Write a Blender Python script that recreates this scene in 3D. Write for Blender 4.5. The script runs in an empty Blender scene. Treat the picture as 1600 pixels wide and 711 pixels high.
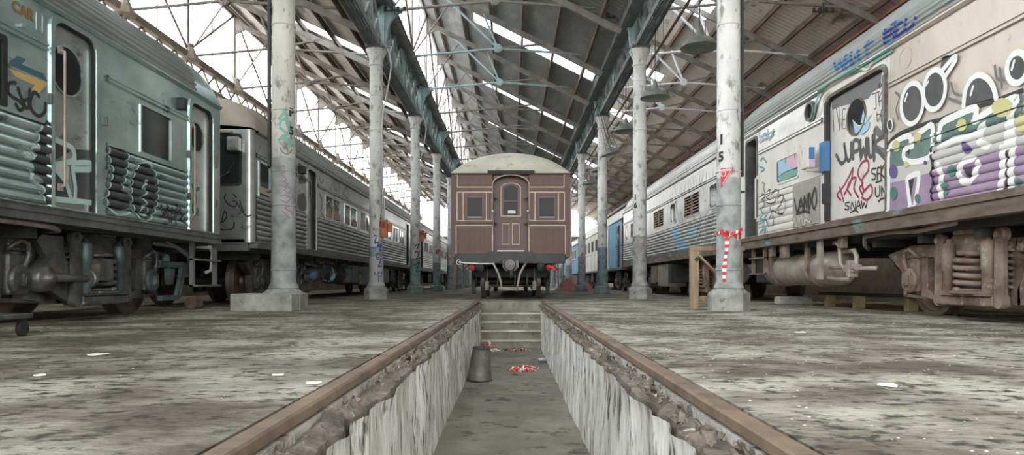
import bpy, bmesh, math, random
from mathutils import Vector, Matrix, noise as mnoise
random.seed(7)
PI = math.pi
F, CX, CY, H = 1050.0, 798.0, 441.0, 0.432      # focal length (px), vanishing point (px), eye height (m)
sc = bpy.context.scene
col = sc.collection

# ------------------------------------------------------------------ materials
MATS = {}
def mat(name, c1, c2=None, rough=.6, metal=0., scale=3., amt=.5, bump=.0, stretch=(1, 1, 1), c3=None, amt3=.35, scale3=14., bscale=None, detail=6., contrast=.16, spec=.5, crack=0.):
    """worn paint / metal / concrete: c1 with patches of c2 (broad wear) and specks of c3"""
    if name in MATS: return MATS[name]
    m = bpy.data.materials.new(name); m.use_nodes = True
    nt = m.node_tree; N = nt.nodes; L = nt.links
    b = N['Principled BSDF']
    b.inputs['Roughness'].default_value = rough; b.inputs['Metallic'].default_value = metal
    b.inputs['Specular IOR Level'].default_value = spec
    tc = N.new('ShaderNodeTexCoord'); mp = N.new('ShaderNodeMapping')
    mp.inputs['Scale'].default_value = stretch
    L.new(tc.outputs['Object'], mp.inputs['Vector'])
    cur = None
    rgb = N.new('ShaderNodeRGB'); rgb.outputs[0].default_value = (*c1, 1); cur = rgb.outputs[0]
    def layer(cur, color, sc_, am, con, seed):
        n = N.new('ShaderNodeTexNoise'); n.noise_dimensions = '4D'; n.inputs['W'].default_value = seed
        n.inputs['Scale'].default_value = sc_; n.inputs['Detail'].default_value = detail; n.inputs['Roughness'].default_value = .62
        L.new(mp.outputs[0], n.inputs['Vector'])
        r = N.new('ShaderNodeMapRange'); c = .5 + (.5 - am) * .35
        r.inputs['From Min'].default_value = c - con; r.inputs['From Max'].default_value = c + con
        L.new(n.outputs['Fac'], r.inputs['Value'])
        mx = N.new('ShaderNodeMix'); mx.data_type = 'RGBA'
        L.new(r.outputs[0], mx.inputs['Factor']); L.new(cur, mx.inputs['A']); mx.inputs['B'].default_value = (*color, 1)
        return mx.outputs['Result'], n
    n1 = None
    if c2 is not None: cur, n1 = layer(cur, c2, scale, amt, contrast, 1.3)
    if c3 is not None: cur, _ = layer(cur, c3, scale3, amt3, .05, 7.7)
    if crack > 0:
        v = N.new('ShaderNodeTexVoronoi'); v.feature = 'DISTANCE_TO_EDGE'; v.inputs['Scale'].default_value = crack
        nn = N.new('ShaderNodeTexNoise'); nn.inputs['Scale'].default_value = crack * 1.5
        L.new(mp.outputs[0], nn.inputs['Vector'])
        ad = N.new('ShaderNodeMix'); ad.data_type = 'VECTOR'; ad.inputs['Factor'].default_value = .25
        L.new(mp.outputs[0], ad.inputs['A']); L.new(nn.outputs['Color'], ad.inputs['B']); L.new(ad.outputs['Result'], v.inputs['Vector'])
        r = N.new('ShaderNodeMapRange'); r.inputs['From Min'].default_value = 0.; r.inputs['From Max'].default_value = .02
        r.inputs['To Min'].default_value = .45; r.inputs['To Max'].default_value = 1.
        L.new(v.outputs['Distance'], r.inputs['Value'])
        mm = N.new('ShaderNodeMix'); mm.data_type = 'RGBA'; mm.blend_type = 'MULTIPLY'; mm.inputs['Factor'].default_value = 1.
        cc = N.new('ShaderNodeCombineColor')
        for k in range(3): L.new(r.outputs[0], cc.inputs[k])
        L.new(cur, mm.inputs['A']); L.new(cc.outputs[0], mm.inputs['B']); cur = mm.outputs['Result']
    L.new(cur, b.inputs['Base Color'])
    if bump:
        n2 = N.new('ShaderNodeTexNoise'); n2.inputs['Scale'].default_value = bscale or scale * 6; n2.inputs['Detail'].default_value = 8
        L.new(mp.outputs[0], n2.inputs['Vector'])
        bp = N.new('ShaderNodeBump'); bp.inputs['Strength'].default_value = bump; bp.inputs['Distance'].default_value = .02
        L.new(n2.outputs['Fac'], bp.inputs['Height']); L.new(bp.outputs[0], b.inputs['Normal'])
    MATS[name] = m
    return m

def plain(name, c, rough=.6, metal=0., emit=None):
    if name in MATS: return MATS[name]
    m = bpy.data.materials.new(name); m.use_nodes = True
    b = m.node_tree.nodes['Principled BSDF']
    b.inputs['Base Color'].default_value = (*c, 1); b.inputs['Roughness'].default_value = rough; b.inputs['Metallic'].default_value = metal
    MATS[name] = m
    return m

def glass(name, tint=(1, 1, 1), clear=.8):
    m = bpy.data.materials.new(name); m.use_nodes = True
    nt = m.node_tree; N = nt.nodes; L = nt.links
    N.remove(N['Principled BSDF'])
    t = N.new('ShaderNodeBsdfTransparent'); t.inputs[0].default_value = (*tint, 1)
    d = N.new('ShaderNodeBsdfTranslucent'); d.inputs[0].default_value = (.9, .93, .93, 1)
    mx = N.new('ShaderNodeMixShader'); mx.inputs[0].default_value = clear
    L.new(d.outputs[0], mx.inputs[1]); L.new(t.outputs[0], mx.inputs[2]); L.new(mx.outputs[0], N['Material Output'].inputs[0])
    MATS[name] = m
    return m

def column_mat(name, upper, lower, zb, third=None, zc=0.):
    """painted in bands: upper colour above zb, lower colour beneath, chalky dirt over all"""
    m = mat(name, upper, tuple(c * .58 for c in upper), rough=.75, scale=2.2, amt=.5, bump=.45, c3=tuple(c * .30 for c in upper), amt3=.24, scale3=9, stretch=(1, 1, .45), contrast=.2)
    nt = m.node_tree; N = nt.nodes; L = nt.links
    b = N['Principled BSDF']; up = b.inputs['Base Color'].links[0].from_socket
    tc = next(n for n in N if n.type == 'TEX_COORD')
    sx = N.new('ShaderNodeSeparateXYZ'); L.new(tc.outputs['Object'], sx.inputs[0])
    nz = N.new('ShaderNodeTexNoise'); nz.inputs['Scale'].default_value = 7; L.new(tc.outputs['Object'], nz.inputs['Vector'])
    n3 = N.new('ShaderNodeTexNoise'); n3.inputs['Scale'].default_value = 5; n3.inputs['Detail'].default_value = 8; L.new(tc.outputs['Object'], n3.inputs['Vector'])
    lowm = N.new('ShaderNodeMix'); lowm.data_type = 'RGBA'; lowm.inputs['A'].default_value = (*lower, 1); lowm.inputs['B'].default_value = (*[c * .5 for c in lower], 1)
    rr = N.new('ShaderNodeMapRange'); rr.inputs['From Min'].default_value = .4; rr.inputs['From Max'].default_value = .68
    L.new(n3.outputs['Fac'], rr.inputs['Value']); L.new(rr.outputs[0], lowm.inputs['Factor'])
    a = N.new('ShaderNodeMath'); a.operation = 'MULTIPLY_ADD'; a.inputs[1].default_value = .05; L.new(nz.outputs['Fac'], a.inputs[0]); L.new(sx.outputs['Z'], a.inputs[2])
    def step(z):
        g = N.new('ShaderNodeMapRange'); g.inputs['From Min'].default_value = z - .01 + .025; g.inputs['From Max'].default_value = z + .01 + .025
        L.new(a.outputs[0], g.inputs['Value']); return g.outputs[0]
    mx = N.new('ShaderNodeMix'); mx.data_type = 'RGBA'
    L.new(step(zb), mx.inputs['Factor']); L.new(lowm.outputs['Result'], mx.inputs['A']); L.new(up, mx.inputs['B'])
    out = mx.outputs['Result']
    if third:
        m2 = N.new('ShaderNodeMix'); m2.data_type = 'RGBA'; m2.inputs['A'].default_value = (*third, 1)
        L.new(step(zc), m2.inputs['Factor']); L.new(out, m2.inputs['B']); out = m2.outputs['Result']
    L.new(out, b.inputs['Base Color'])
    return m

M = {}
M['steel_teal_sheen'] = mat('stainless_teal_sheen', (.74, .91, .89), (.34, .43, .43), rough=.25, metal=.8, scale=1.3, amt=.5, bump=.55, stretch=(1, .8, 1.2), c3=(.10, .12, .12), amt3=.08, scale3=5, bscale=1.6)  # teal reflections on the steel are put into its base colour as a tint
M['steel_grey'] = mat('stainless_grey', (.52, .55, .53), (.29, .30, .29), rough=.33, metal=.72, scale=1.5, amt=.5, bump=.35, stretch=(1, .8, 1.4), c3=(.12, .12, .11), amt3=.15, scale3=5, bscale=2.2)
M['roof_grey'] = mat('roof_metal', (.44, .47, .45), (.24, .25, .24), rough=.45, metal=.7, scale=1.5, amt=.5, stretch=(1, .3, 1))
M['roof_dusty'] = mat('roof_dust', (.50, .46, .36), (.34, .31, .25), rough=.7, metal=.2, scale=1.2, amt=.5)
M['cream'] = mat('cream_panel', (.66, .60, .52), (.48, .43, .37), rough=.42, metal=.3, scale=1.4, amt=.42, bump=.08, stretch=(1, 1, .5), c3=(.30, .26, .22), amt3=.06, scale3=6, bscale=5)
M['whitepaint'] = mat('white_panel', (.80, .78, .73), (.64, .61, .56), rough=.5, metal=.1, scale=1.8, amt=.36, bump=.08, stretch=(1, 1, .5), c3=(.35, .32, .28), amt3=.04, scale3=7)
M['steel_bright'] = mat('stainless_bright', (.74, .74, .72), (.46, .46, .45), rough=.30, metal=.65, scale=1.4, amt=.42, bump=.35, stretch=(1, .6, 1.6), bscale=5)
M['sill'] = mat('sill_metal', (.20, .22, .21), (.09, .09, .085), rough=.55, metal=.4, scale=3, amt=.5)
M['sill_r'] = mat('rusty_sill', (.25, .20, .155), (.10, .075, .055), rough=.65, metal=.3, scale=4, amt=.5, c3=(.20, .42, .40), amt3=.08, scale3=3, stretch=(1, .6, 2))
M['dark'] = mat('dark_iron', (.05, .05, .048), (.02, .02, .02), rough=.6, metal=.2, scale=4)
M['iron'] = mat('bogie_iron', (.19, .19, .18), (.04, .04, .038), rough=.42, metal=.5, scale=5, amt=.5, c3=(.22, .17, .12), amt3=.15, scale3=8, bump=.2)
M['iron_green'] = mat('bogie_green', (.13, .18, .18), (.05, .07, .07), rough=.5, metal=.35, scale=5, amt=.5)
M['iron_rust'] = mat('bogie_rust', (.33, .26, .20), (.11, .078, .055), rough=.7, metal=.15, scale=4, amt=.5, c3=(.42, .38, .33), amt3=.12, scale3=9, bump=.25)
M['wheel'] = mat('wheel_steel', (.24, .19, .15), (.10, .08, .065), rough=.5, metal=.5, scale=4)
M['rubber'] = plain('rubber', (.02, .02, .02), .7)
M['pane_dark'] = plain('window_dark', (.025, .03, .03), .08)
M['pane_dark'].node_tree.nodes['Principled BSDF'].inputs['Specular IOR Level'].default_value = .12
M['pane_sheen'] = plain('window_sheen', (.05, .055, .055), .12, .35)
M['interior'] = plain('interior_black', (.02, .02, .02), .9)
M['blind'] = plain('cream_blind', (.55, .48, .34), .8)
M['tank'] = mat('tank_metal', (.50, .45, .40), (.27, .22, .18), rough=.55, metal=.3, scale=3, amt=.5, bump=.15)
M['roofiron'] = mat('roof_sheet', (.74, .70, .64), (.46, .42, .38), rough=.85, scale=.9, amt=.45, stretch=(1, .35, 1), c3=(.17, .15, .13), amt3=.22, scale3=1.7)
M['roofwarm'] = mat('roof_sheet_warm', (.92, .84, .74), (.72, .62, .53), rough=.85, scale=.9, amt=.4, stretch=(1, .35, 1), c3=(.20, .155, .12), amt3=.12, scale3=1.6)
M['roofdark'] = mat('roof_sheet_dark', (.34, .35, .35), (.19, .195, .195), rough=.8, scale=1.2, amt=.5, stretch=(1, .35, 1), c3=(.42, .41, .39), amt3=.15, scale3=1.6)
M['purlin'] = mat('purlin_rust', (.22, .13, .09), (.07, .06, .055), rough=.8, scale=1.5, amt=.55)
M['truss'] = mat('truss_iron', (.28, .26, .24), (.15, .14, .13), rough=.7, scale=3)
M['truss_teal'] = mat('truss_teal', (.38, .54, .55), (.22, .32, .33), rough=.65, scale=3)
M['truss_white'] = mat('truss_white', (.80, .80, .85), (.62, .62, .66), rough=.6, scale=3)
M['girder'] = mat('girder_iron', (.22, .25, .25), (.10, .11, .11), rough=.65, scale=2.5)
M['brownbeam'] = mat('wall_beam', (.36, .31, .265), (.20, .17, .14), rough=.8, scale=1.5)
M['floor'] = mat('floor_concrete', (.47, .445, .365), (.125, .105, .075), rough=.85, scale=1.4, amt=.52, bump=1., stretch=(.8, 1.1, 1), c3=(.045, .04, .034), amt3=.33, scale3=15, bscale=16, detail=14, contrast=.09)
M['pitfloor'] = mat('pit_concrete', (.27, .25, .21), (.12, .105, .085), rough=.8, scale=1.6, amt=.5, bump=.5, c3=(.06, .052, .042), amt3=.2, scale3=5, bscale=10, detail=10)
M['whitewash'] = mat('pit_whitewash', (.88, .87, .84), (.36, .335, .29), rough=.85, scale=2.2, amt=.40, bump=1., stretch=(2.0, 2.0, .5), c3=(.07, .06, .045), amt3=.28, scale3=9, bscale=9, detail=13, contrast=.13)
M['dirt'] = mat('ledge_dirt', (.24, .205, .16), (.07, .06, .046), rough=.95, scale=6, amt=.5, bump=.9, bscale=18, c3=(.55, .52, .46), amt3=.1, scale3=16)
M['railtop'] = mat('rail_rust', (.31, .22, .15), (.15, .105, .075), rough=.55, metal=.25, scale=5, amt=.5, bump=.2)
M['concrete'] = mat('plinth_concrete', (.46, .46, .43), (.22, .215, .20), rough=.85, scale=3, amt=.5, bump=.5, c3=(.10, .10, .09), amt3=.1, scale3=8)
M['brick'] = mat('wall_brick', (.30, .235, .18), (.17, .13, .10), rough=.9, scale=3)
M['maroon'] = mat('maroon_paint', (.125, .050, .044), (.075, .030, .027), rough=.42, scale=2.0, amt=.4, stretch=(8, 1, .6), contrast=.2)
M['maroon_door'] = mat('maroon_door', (.12, .050, .044), (.08, .034, .03), rough=.4, scale=2)
M['lining'] = mat('cream_lining', (.74, .62, .42), (.58, .47, .31), rough=.6, scale=9)
M['coachroof'] = mat('coach_roof', (.56, .53, .43), (.42, .39, .31), rough=.7, scale=1.6, amt=.45, c3=(.30, .28, .22), amt3=.1, scale3=4)
M['wood'] = mat('weathered_timber', (.42, .31, .20), (.24, .17, .11), rough=.8, scale=3, amt=.5, stretch=(6, 6, .6), bump=.3)
M['wood_dark'] = mat('dark_timber', (.20, .125, .08), (.11, .07, .045), rough=.8, scale=3, stretch=(5, 5, .6))
M['lamp'] = mat('lamp_enamel', (.20, .215, .195), (.12, .125, .11), rough=.5, metal=.2, scale=5)
M['lamp_in'] = plain('lamp_inside', (.46, .47, .44), .5)
M['bucket'] = mat('galvanised', (.24, .23, .21), (.12, .11, .10), rough=.6, metal=.4, scale=6)
M['red'] = plain('red_plastic', (.62, .045, .045), .5)
M['white'] = plain('white_plastic', (.85, .83, .80), .6)
M['orange'] = mat('orange_box', (.62, .20, .09), (.38, .11, .05), rough=.6, scale=6)
M['black'] = plain('black_paint', (.018, .018, .018), .6)
M['ink'] = plain('black_spray', (.028, .028, .030), .55)
M['ink_grey'] = plain('grey_spray', (.16, .165, .165), .55)
M['sprayteal'] = plain('pale_teal_spray', (.50, .68, .66), .5)
M['spraydark'] = mat('dark_spray', (.060, .072, .072), (.035, .04, .04), rough=.4, scale=3)
M['spraywhite'] = plain('white_spray', (.86, .86, .84), .55)
M['spraygreen'] = mat('green_spray', (.16, .26, .235), (.09, .15, .135), rough=.55, scale=2.5)
M['spraypurple'] = mat('purple_spray', (.40, .29, .42), (.29, .20, .31), rough=.55, scale=2.5)
M['sprayviolet'] = plain('violet_spray', (.13, .085, .25), .55)
M['sprayyellow'] = plain('yellow_spray', (.60, .57, .28), .55)
M['spraycream'] = plain('cream_spray', (.66, .66, .56), .55)
M['spraygreydark'] = mat('charcoal_spray', (.05, .05, .053), (.09, .09, .09), rough=.5, scale=3)
M['sprayblue'] = plain('blue_spray', (.07, .20, .42), .55)
M['spraylightblue'] = plain('light_blue_spray', (.36, .60, .76), .55)
M['spraypink'] = plain('pink_spray', (.72, .46, .58), .55)
M['sprayred'] = plain('crimson_spray', (.35, .03, .09), .55)
M['spraydkblue'] = plain('navy_spray', (.06, .08, .28), .55)
M['spraymint'] = plain('mint_spray', (.20, .40, .33), .55)
M['spraydkgreen'] = plain('forest_spray', (.07, .20, .15), .55)
M['sprayorange'] = plain('orange_spray', (.36, .22, .16), .55)
M['spraymauve'] = plain('mauve_spray', (.26, .17, .24), .55)
M['logo_blue'] = plain('logo_blue', (.055, .12, .16), .5)
M['logo_gold'] = plain('logo_gold', (.62, .42, .15), .5)
M['gold'] = plain('gold_lettering', (.26, .15, .035), .5)
M['glazing'] = glass('clerestory_glass', (1, 1, 1), .82)
M['skylight'] = glass('skylight_sheet', (.92, 1, 1), .55)
M['blue_door'] = mat('blue_paint', (.20, .42, .54), (.14, .26, .34), rough=.6, scale=3)
M['darkred'] = mat('dark_red_paint', (.28, .09, .07), (.17, .06, .05), rough=.6, scale=3)
M['tarp'] = mat('salmon_tarp', (.62, .24, .19), (.40, .14, .12), rough=.8, scale=5)

# ------------------------------------------------------------------ mesh builder
class MB:
    def __init__(s, T=None, flip=False): s.v = []; s.f = []; s.T = T; s.flip = flip
    def add(s, vs, fs):
        b = len(s.v)
        s.v += [tuple(s.T(*v)) if s.T else tuple(v) for v in vs]
        s.f += [tuple(b + i for i in (reversed(f) if s.flip else f)) for f in fs]
        return s
    def box(s, x0, x1, y0, y1, z0, z1):
        return s.add([(x0, y0, z0), (x1, y0, z0), (x1, y1, z0), (x0, y1, z0), (x0, y0, z1), (x1, y0, z1), (x1, y1, z1), (x0, y1, z1)],
                     [(0, 3, 2, 1), (4, 5, 6, 7), (0, 1, 5, 4), (1, 2, 6, 5), (2, 3, 7, 6), (3, 0, 4, 7)])
    def cbox(s, x0, x1, y0, y1, z0, z1, c=.01):
        """box with chamfered edges"""
        X = ((x0, x0 + c), (x1, x1 - c)); Y = ((y0, y0 + c), (y1, y1 - c)); Z = ((z0, z0 + c), (z1, z1 - c))
        bm = bmesh.new(); pts = []
        for i in (0, 1):
            for j in (0, 1):
                for k in (0, 1):
                    pts += [(X[i][0], Y[j][1], Z[k][1]), (X[i][1], Y[j][0], Z[k][1]), (X[i][1], Y[j][1], Z[k][0])]
        for p in pts: bm.verts.new(p)
        r = bmesh.ops.convex_hull(bm, input=bm.verts)
        bmesh.ops.dissolve_limit(bm, angle_limit=.02, verts=bm.verts, edges=bm.edges)
        bm.verts.ensure_lookup_table(); bm.verts.index_update()
        s.add([v.co[:] for v in bm.verts], [tuple(v.index for v in f.verts) for f in bm.faces]); bm.free(); return s
    def beam(s, p, q, w, h=None, up=(0, 0, 1)):
        h = h or w; p = Vector(p); q = Vector(q); d = (q - p)
        if d.length < 1e-6: return s
        d.normalize(); up = Vector(up)
        if abs(d.dot(up)) > .98: up = Vector((1, 0, 0))
        a = d.cross(up).normalized() * w / 2; b = a.cross(d).normalized() * h / 2
        vs = [p - a - b, p + a - b, p + a + b, p - a + b, q - a - b, q + a - b, q + a + b, q - a + b]
        return s.add([v[:] for v in vs], [(0, 1, 2, 3), (7, 6, 5, 4), (0, 4, 5, 1), (1, 5, 6, 2), (2, 6, 7, 3), (3, 7, 4, 0)])
    def tube(s, path, r, n=8, closed=False, caps=True):
        P = [Vector(p) for p in path]; m = len(P); rs = r if isinstance(r, (list, tuple)) else [r] * m
        vs = []; prev = None
        for i in range(m):
            t = (P[min(i + 1, m - 1)] - P[max(i - 1, 0)])
            if t.length < 1e-9: t = Vector((0, 0, 1))
            t.normalize()
            if prev is None:
                u = Vector((0, 0, 1)) if abs(t.z) < .9 else Vector((1, 0, 0)); a = t.cross(u).normalized()
            else:
                a = (prev - t * prev.dot(t))
                a = a.normalized() if a.length > 1e-6 else t.orthogonal().normalized()
            prev = a; b = t.cross(a)
            for k in range(n):
                an = 2 * PI * k / n; vs.append((P[i] + (a * math.cos(an) + b * math.sin(an)) * rs[i])[:])
        fs = [(i * n + k, i * n + (k + 1) % n, (i + 1) * n + (k + 1) % n, (i + 1) * n + k) for i in range(m - 1) for k in range(n)]
        if caps: fs += [tuple(range(n - 1, -1, -1)), tuple((m - 1) * n + k for k in range(n))]
        return s.add(vs, fs)
    def lathe(s, prof, o=(0, 0, 0), axis='z', n=24, a0=0.):
        """prof: (r, t) pairs along the axis"""
        vs = []; m = len(prof)
        for r, t in prof:
            for k in range(n):
                an = a0 + 2 * PI * k / n; c, d = r * math.cos(an), r * math.sin(an)
                vs.append({'z': (o[0] + c, o[1] + d, o[2] + t), 'x': (o[0] + t, o[1] + c, o[2] + d), 'y': (o[0] + d, o[1] + t, o[2] + c)}[axis])
        fs = [(i * n + k, i * n + (k + 1) % n, (i + 1) * n + (k + 1) % n, (i + 1) * n + k) for i in range(m - 1) for k in range(n)]
        if prof[0][0] > 1e-6: fs.append(tuple(range(n - 1, -1, -1)))
        if prof[-1][0] > 1e-6: fs.append(tuple((m - 1) * n + k for k in range(n)))
        return s.add(vs, fs)
    def prism(s, poly, a, b, axis='x'):
        """poly in the plane across axis, from a to b. x: (y,z)  y: (x,z)  z: (x,y)"""
        f = {'x': lambda p, t: (t, p[0], p[1]), 'y': lambda p, t: (p[0], t, p[1]), 'z': lambda p, t: (p[0], p[1], t)}[axis]
        n = len(poly)
        return s.add([f(p, a) for p in poly] + [f(p, b) for p in poly],
                     [tuple(range(n)), tuple(range(2 * n - 1, n - 1, -1))] + [(k, n + k, n + (k + 1) % n, (k + 1) % n) for k in range(n)])
    def ring(s, outer, inner, a, b, axis='x'):
        """frame: outer and inner loops with the same count"""
        f = {'x': lambda p, t: (t, p[0], p[1]), 'y': lambda p, t: (p[0], t, p[1])}[axis]
        n = len(outer); vs = [f(p, a) for p in outer] + [f(p, a) for p in inner] + [f(p, b) for p in outer] + [f(p, b) for p in inner]; fs = []
        for k in range(n):
            j = (k + 1) % n
            fs += [(k, j, n + j, n + k), (2 * n + j, 2 * n + k, 3 * n + k, 3 * n + j), (k, 2 * n + k, 2 * n + j, j), (n + j, 3 * n + j, 3 * n + k, n + k)]
        return s.add(vs, fs)
    def coil(s, c, R, r, z0, z1, turns, n=6, seg=14):
        path = [(c[0] + R * math.cos(2 * PI * k / seg), c[1] + R * math.sin(2 * PI * k / seg), z0 + (z1 - z0) * k / (turns * seg)) for k in range(turns * seg + 1)]
        return s.tube(path, r, n)
    def build(s, name, m, parent=None, smooth=False, loc=None):
        me = bpy.data.meshes.new(name); me.from_pydata(s.v, [], s.f); me.materials.append(m)
        me.polygons.foreach_set('use_smooth', [smooth] * len(me.polygons)); me.update()
        o = bpy.data.objects.new(name, me); col.objects.link(o)
        if parent is not None: o.parent = parent
        if loc: o.location = loc
        return o

def rrect(u0, u1, z0, z1, r, k=5, corners=(1, 1, 1, 1)):
    """rounded rectangle loop (u0,z0)->(u1,z0)->(u1,z1)->(u0,z1)"""
    out = []
    for i, (cx, cz, a) in enumerate(((u0, z0, PI), (u1, z0, 1.5 * PI), (u1, z1, 0), (u0, z1, .5 * PI))):
        sx = 1 if cx == u0 else -1; sz = 1 if cz == z0 else -1; rr = r * corners[i] if corners[i] else 1e-4
        for t in range(k):
            an = a + .5 * PI * t / (k - 1); out.append((cx + sx * rr + rr * math.cos(an), cz + sz * rr + rr * math.sin(an)))
    return out

def tag(o, label, cat, group=None, kind=None):
    o['label'] = label; o['category'] = cat
    if group: o['group'] = group
    if kind: o['kind'] = kind
    return o
def struct(o): o['kind'] = 'structure'; return o
def empty(name, loc=(0, 0, 0), rz=0):
    o = bpy.data.objects.new(name, None); o.location = loc; o.rotation_euler = (0, 0, rz); o.empty_display_size = .2; col.objects.link(o); return o
def copy_tree(o, parent=None, loc=None):
    c = o.copy(); col.objects.link(c)
    if parent is not None: c.parent = parent
    if loc is not None: c.location = loc
    for ch in list(o.children): copy_tree(ch, c)
    return c

_tc = {}
def text_poly(txt, size, bold=0.):
    """letters as flat triangles: returns verts (x,y), faces"""
    cu = bpy.data.curves.new('letters', 'FONT'); cu.body = txt; cu.size = size; cu.align_x = 'CENTER'; cu.align_y = 'CENTER'; cu.resolution_u = 3; cu.offset = bold
    o = bpy.data.objects.new('letters', cu); col.objects.link(o)
    bpy.context.view_layer.update()
    me = o.to_mesh(); vs = [v.co.copy() for v in me.vertices]; fs = [tuple(p.vertices) for p in me.polygons]
    o.to_mesh_clear(); bpy.data.objects.remove(o); bpy.data.curves.remove(cu)
    return vs, fs

ORD = ['first', 'second', 'third', 'fourth', 'fifth', 'sixth', 'seventh', 'eighth', 'ninth', 'tenth', 'eleventh', 'twelfth', 'thirteenth', 'fourteenth', 'fifteenth']

# ------------------------------------------------------------------ camera, world
cam = bpy.data.cameras.new('camera'); co = bpy.data.objects.new('camera', cam); col.objects.link(co)
co.location = (0, 0, H); co.rotation_euler = (PI / 2, 0, 0)
cam.sensor_fit = 'HORIZONTAL'; cam.sensor_width = 36; cam.lens = F / 1600 * 36
cam.shift_x = (800 - CX) / 1600; cam.shift_y = (CY - 355.5) / 1600; cam.clip_start = .02; cam.clip_end = 400
sc.camera = co
w = bpy.data.worlds.new('world'); sc.world = w; w.use_nodes = True
wn = w.node_tree.nodes; wl = w.node_tree.links; bg = wn['Background']
tcw = wn.new('ShaderNodeTexCoord'); sep = wn.new('ShaderNodeSeparateXYZ'); wl.new(tcw.outputs['Generated'], sep.inputs[0])
rmp = wn.new('ShaderNodeValToRGB'); wl.new(sep.outputs['Z'], rmp.inputs[0])
rmp.color_ramp.elements[0].position = 0; rmp.color_ramp.elements[0].color = (.93, .90, .86, 1)
rmp.color_ramp.elements[1].position = .5; rmp.color_ramp.elements[1].color = (.92, .97, 1, 1)
wl.new(rmp.outputs[0], bg.inputs[0]); bg.inputs[1].default_value = 5.0
sc.view_settings.view_transform = 'Standard'; sc.view_settings.look = 'None'; sc.view_settings.gamma = 1; sc.view_settings.exposure = 0.38
sc.view_settings.use_curve_mapping = False
try:
    sc.cycles.use_denoising = True; sc.cycles.max_bounces = 8; sc.cycles.diffuse_bounces = 5; sc.cycles.transparent_max_bounces = 12
    sc.cycles.sample_clamp_indirect = 10; sc.cycles.caustics_reflective = False; sc.cycles.caustics_refractive = False
except Exception: pass

# ------------------------------------------------------------------ the shed: bays, roofs, glazing
Y0, Y1 = -5.0, 76.0
PIT_A = -3.02
XL, XR, PITCH, FIRST = -3.48, 3.34, 7.1, 10.3
TOP = 6.50
RIDGE = 10.18
def wave_bump(m, scale):
    nt = m.node_tree; N = nt.nodes; L = nt.links
    tc = next(n for n in N if n.type == 'TEX_COORD'); wv = N.new('ShaderNodeTexWave'); wv.bands_direction = 'Y'; wv.inputs['Scale'].default_value = scale
    L.new(tc.outputs['Object'], wv.inputs['Vector']); bp = N.new('ShaderNodeBump'); bp.inputs['Strength'].default_value = .5; bp.inputs['Distance'].default_value = .03
    L.new(wv.outputs['Fac'], bp.inputs['Height']); L.new(bp.outputs[0], N['Principled BSDF'].inputs['Normal'])
for k in ('roofiron', 'roofwarm', 'roofdark'): wave_bump(M[k], 1.6)

def roof_bay(n, xa, za, xb, zb, m_of, sky, purlins, pm):
    """n names the skylights; xa,za ridge; xb,zb eave; sky = (t0,t1,first y,width)"""
    def P(t, y, dz=0): return (xa + (xb - xa) * t, y, za + (zb - za) * t + dz)
    t0, t1, ys, wd = sky
    mb = MB()
    def quad(ta, tb, ya, yb):
        k = len(mb.v); vs = [P(ta, ya), P(tb, ya), P(tb, yb), P(ta, yb), P(ta, ya, .03), P(tb, ya, .03), P(tb, yb, .03), P(ta, yb, .03)]
        mb.add(vs, [(0, 1, 2, 3), (4, 7, 6, 5), (0, 4, 5, 1), (1, 5, 6, 2), (2, 6, 7, 3), (3, 7, 4, 0)])
    ends = [(.0, t0), (t1, 1.0)]
    for a, b in ends:
        if b > a + 1e-3: quad(a, b, Y0, Y1)
    y = Y0; panes = []
    q = ys - 7.1 * math.ceil((ys - Y0) / 7.1) + 7.1
    while q < Y1 - 2:
        quad(t0, t1, y, q); panes.append((q, q + wd)); y = q + wd; q += 7.1
    quad(t0, t1, y, Y1)
    c = struct(mb.build('ceiling', m_of))
    for i in range(purlins):
        t = (i + .5) / purlins; a = P(t, Y0 + .05, -.10); b = P(t, Y1 - .05, -.10)
        MB().beam(a, b, .07, .15).build('purlin', pm, c)
    for a, b in panes:
        p = MB(); vs = [P(t0, a, .01), P(t1, a, .01), P(t1, b, .01), P(t0, b, .01)]
        p.add(vs, [(0, 1, 2, 3)]).build('skylight_pane', M['skylight'], c)
    return c
BAYS = {'left': (-10.1, RIDGE, -3.78, 7.18), 'centre': (-3.1, RIDGE, 2.85, 7.18), 'right': (3.6, RIDGE, 9.75, 7.33)}
roof_bay(1, *BAYS['left'], M['roofiron'], (.52, .93, 20.4, .8), 6, M['purlin'])
roof_bay(2, *BAYS['centre'], M['roofdark'], (.315, .985, 21.9, .85), 6, M['purlin'])
roof_bay(3, *BAYS['right'], M['roofwarm'], (.26, .44, 20.5, 1.3), 7, M['purlin'])

def glazing(n, x, zb, side):
    wdw = struct(MB().box(x - .05, x + .05, Y0, Y1, zb - .12, zb).box(x - .05, x + .05, Y0, Y1, RIDGE - .10, RIDGE + .02).build('window_%d' % n, M['truss']))
    k = 0; y = FIRST - 7.1 * 2
    MB().add([(x + .03, Y0, zb), (x + .03, Y1, zb), (x + .03, Y1, RIDGE - .1), (x + .03, Y0, RIDGE - .1)], [(0, 1, 2, 3)]).build('pane', M['glazing'], wdw)
    while y < Y1 - 1:
        MB().beam((x, y, zb), (x, y, RIDGE), .11, .11, (0, 1, 0)).build('post', M['truss'], wdw)
        if y + 3.55 < Y1:
            MB().beam((x, y + 1.77, zb), (x, y + 1.77, RIDGE), .05, .05, (0, 1, 0)).build('mullion', M['truss'], wdw)
            a, b = (zb, RIDGE) if k % 2 else (RIDGE, zb)
            MB().tube([(x + .05, y, a), (x + .05, y + 3.55, b)], .035, 6).build('brace', M['purlin'], wdw)
            MB().tube([(x + .07, y, b), (x + .07, y + 3.55, a)], .012, 5).build('tie_wire', M['truss'], wdw)
        y += 3.55; k += 1
    return wdw
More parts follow.
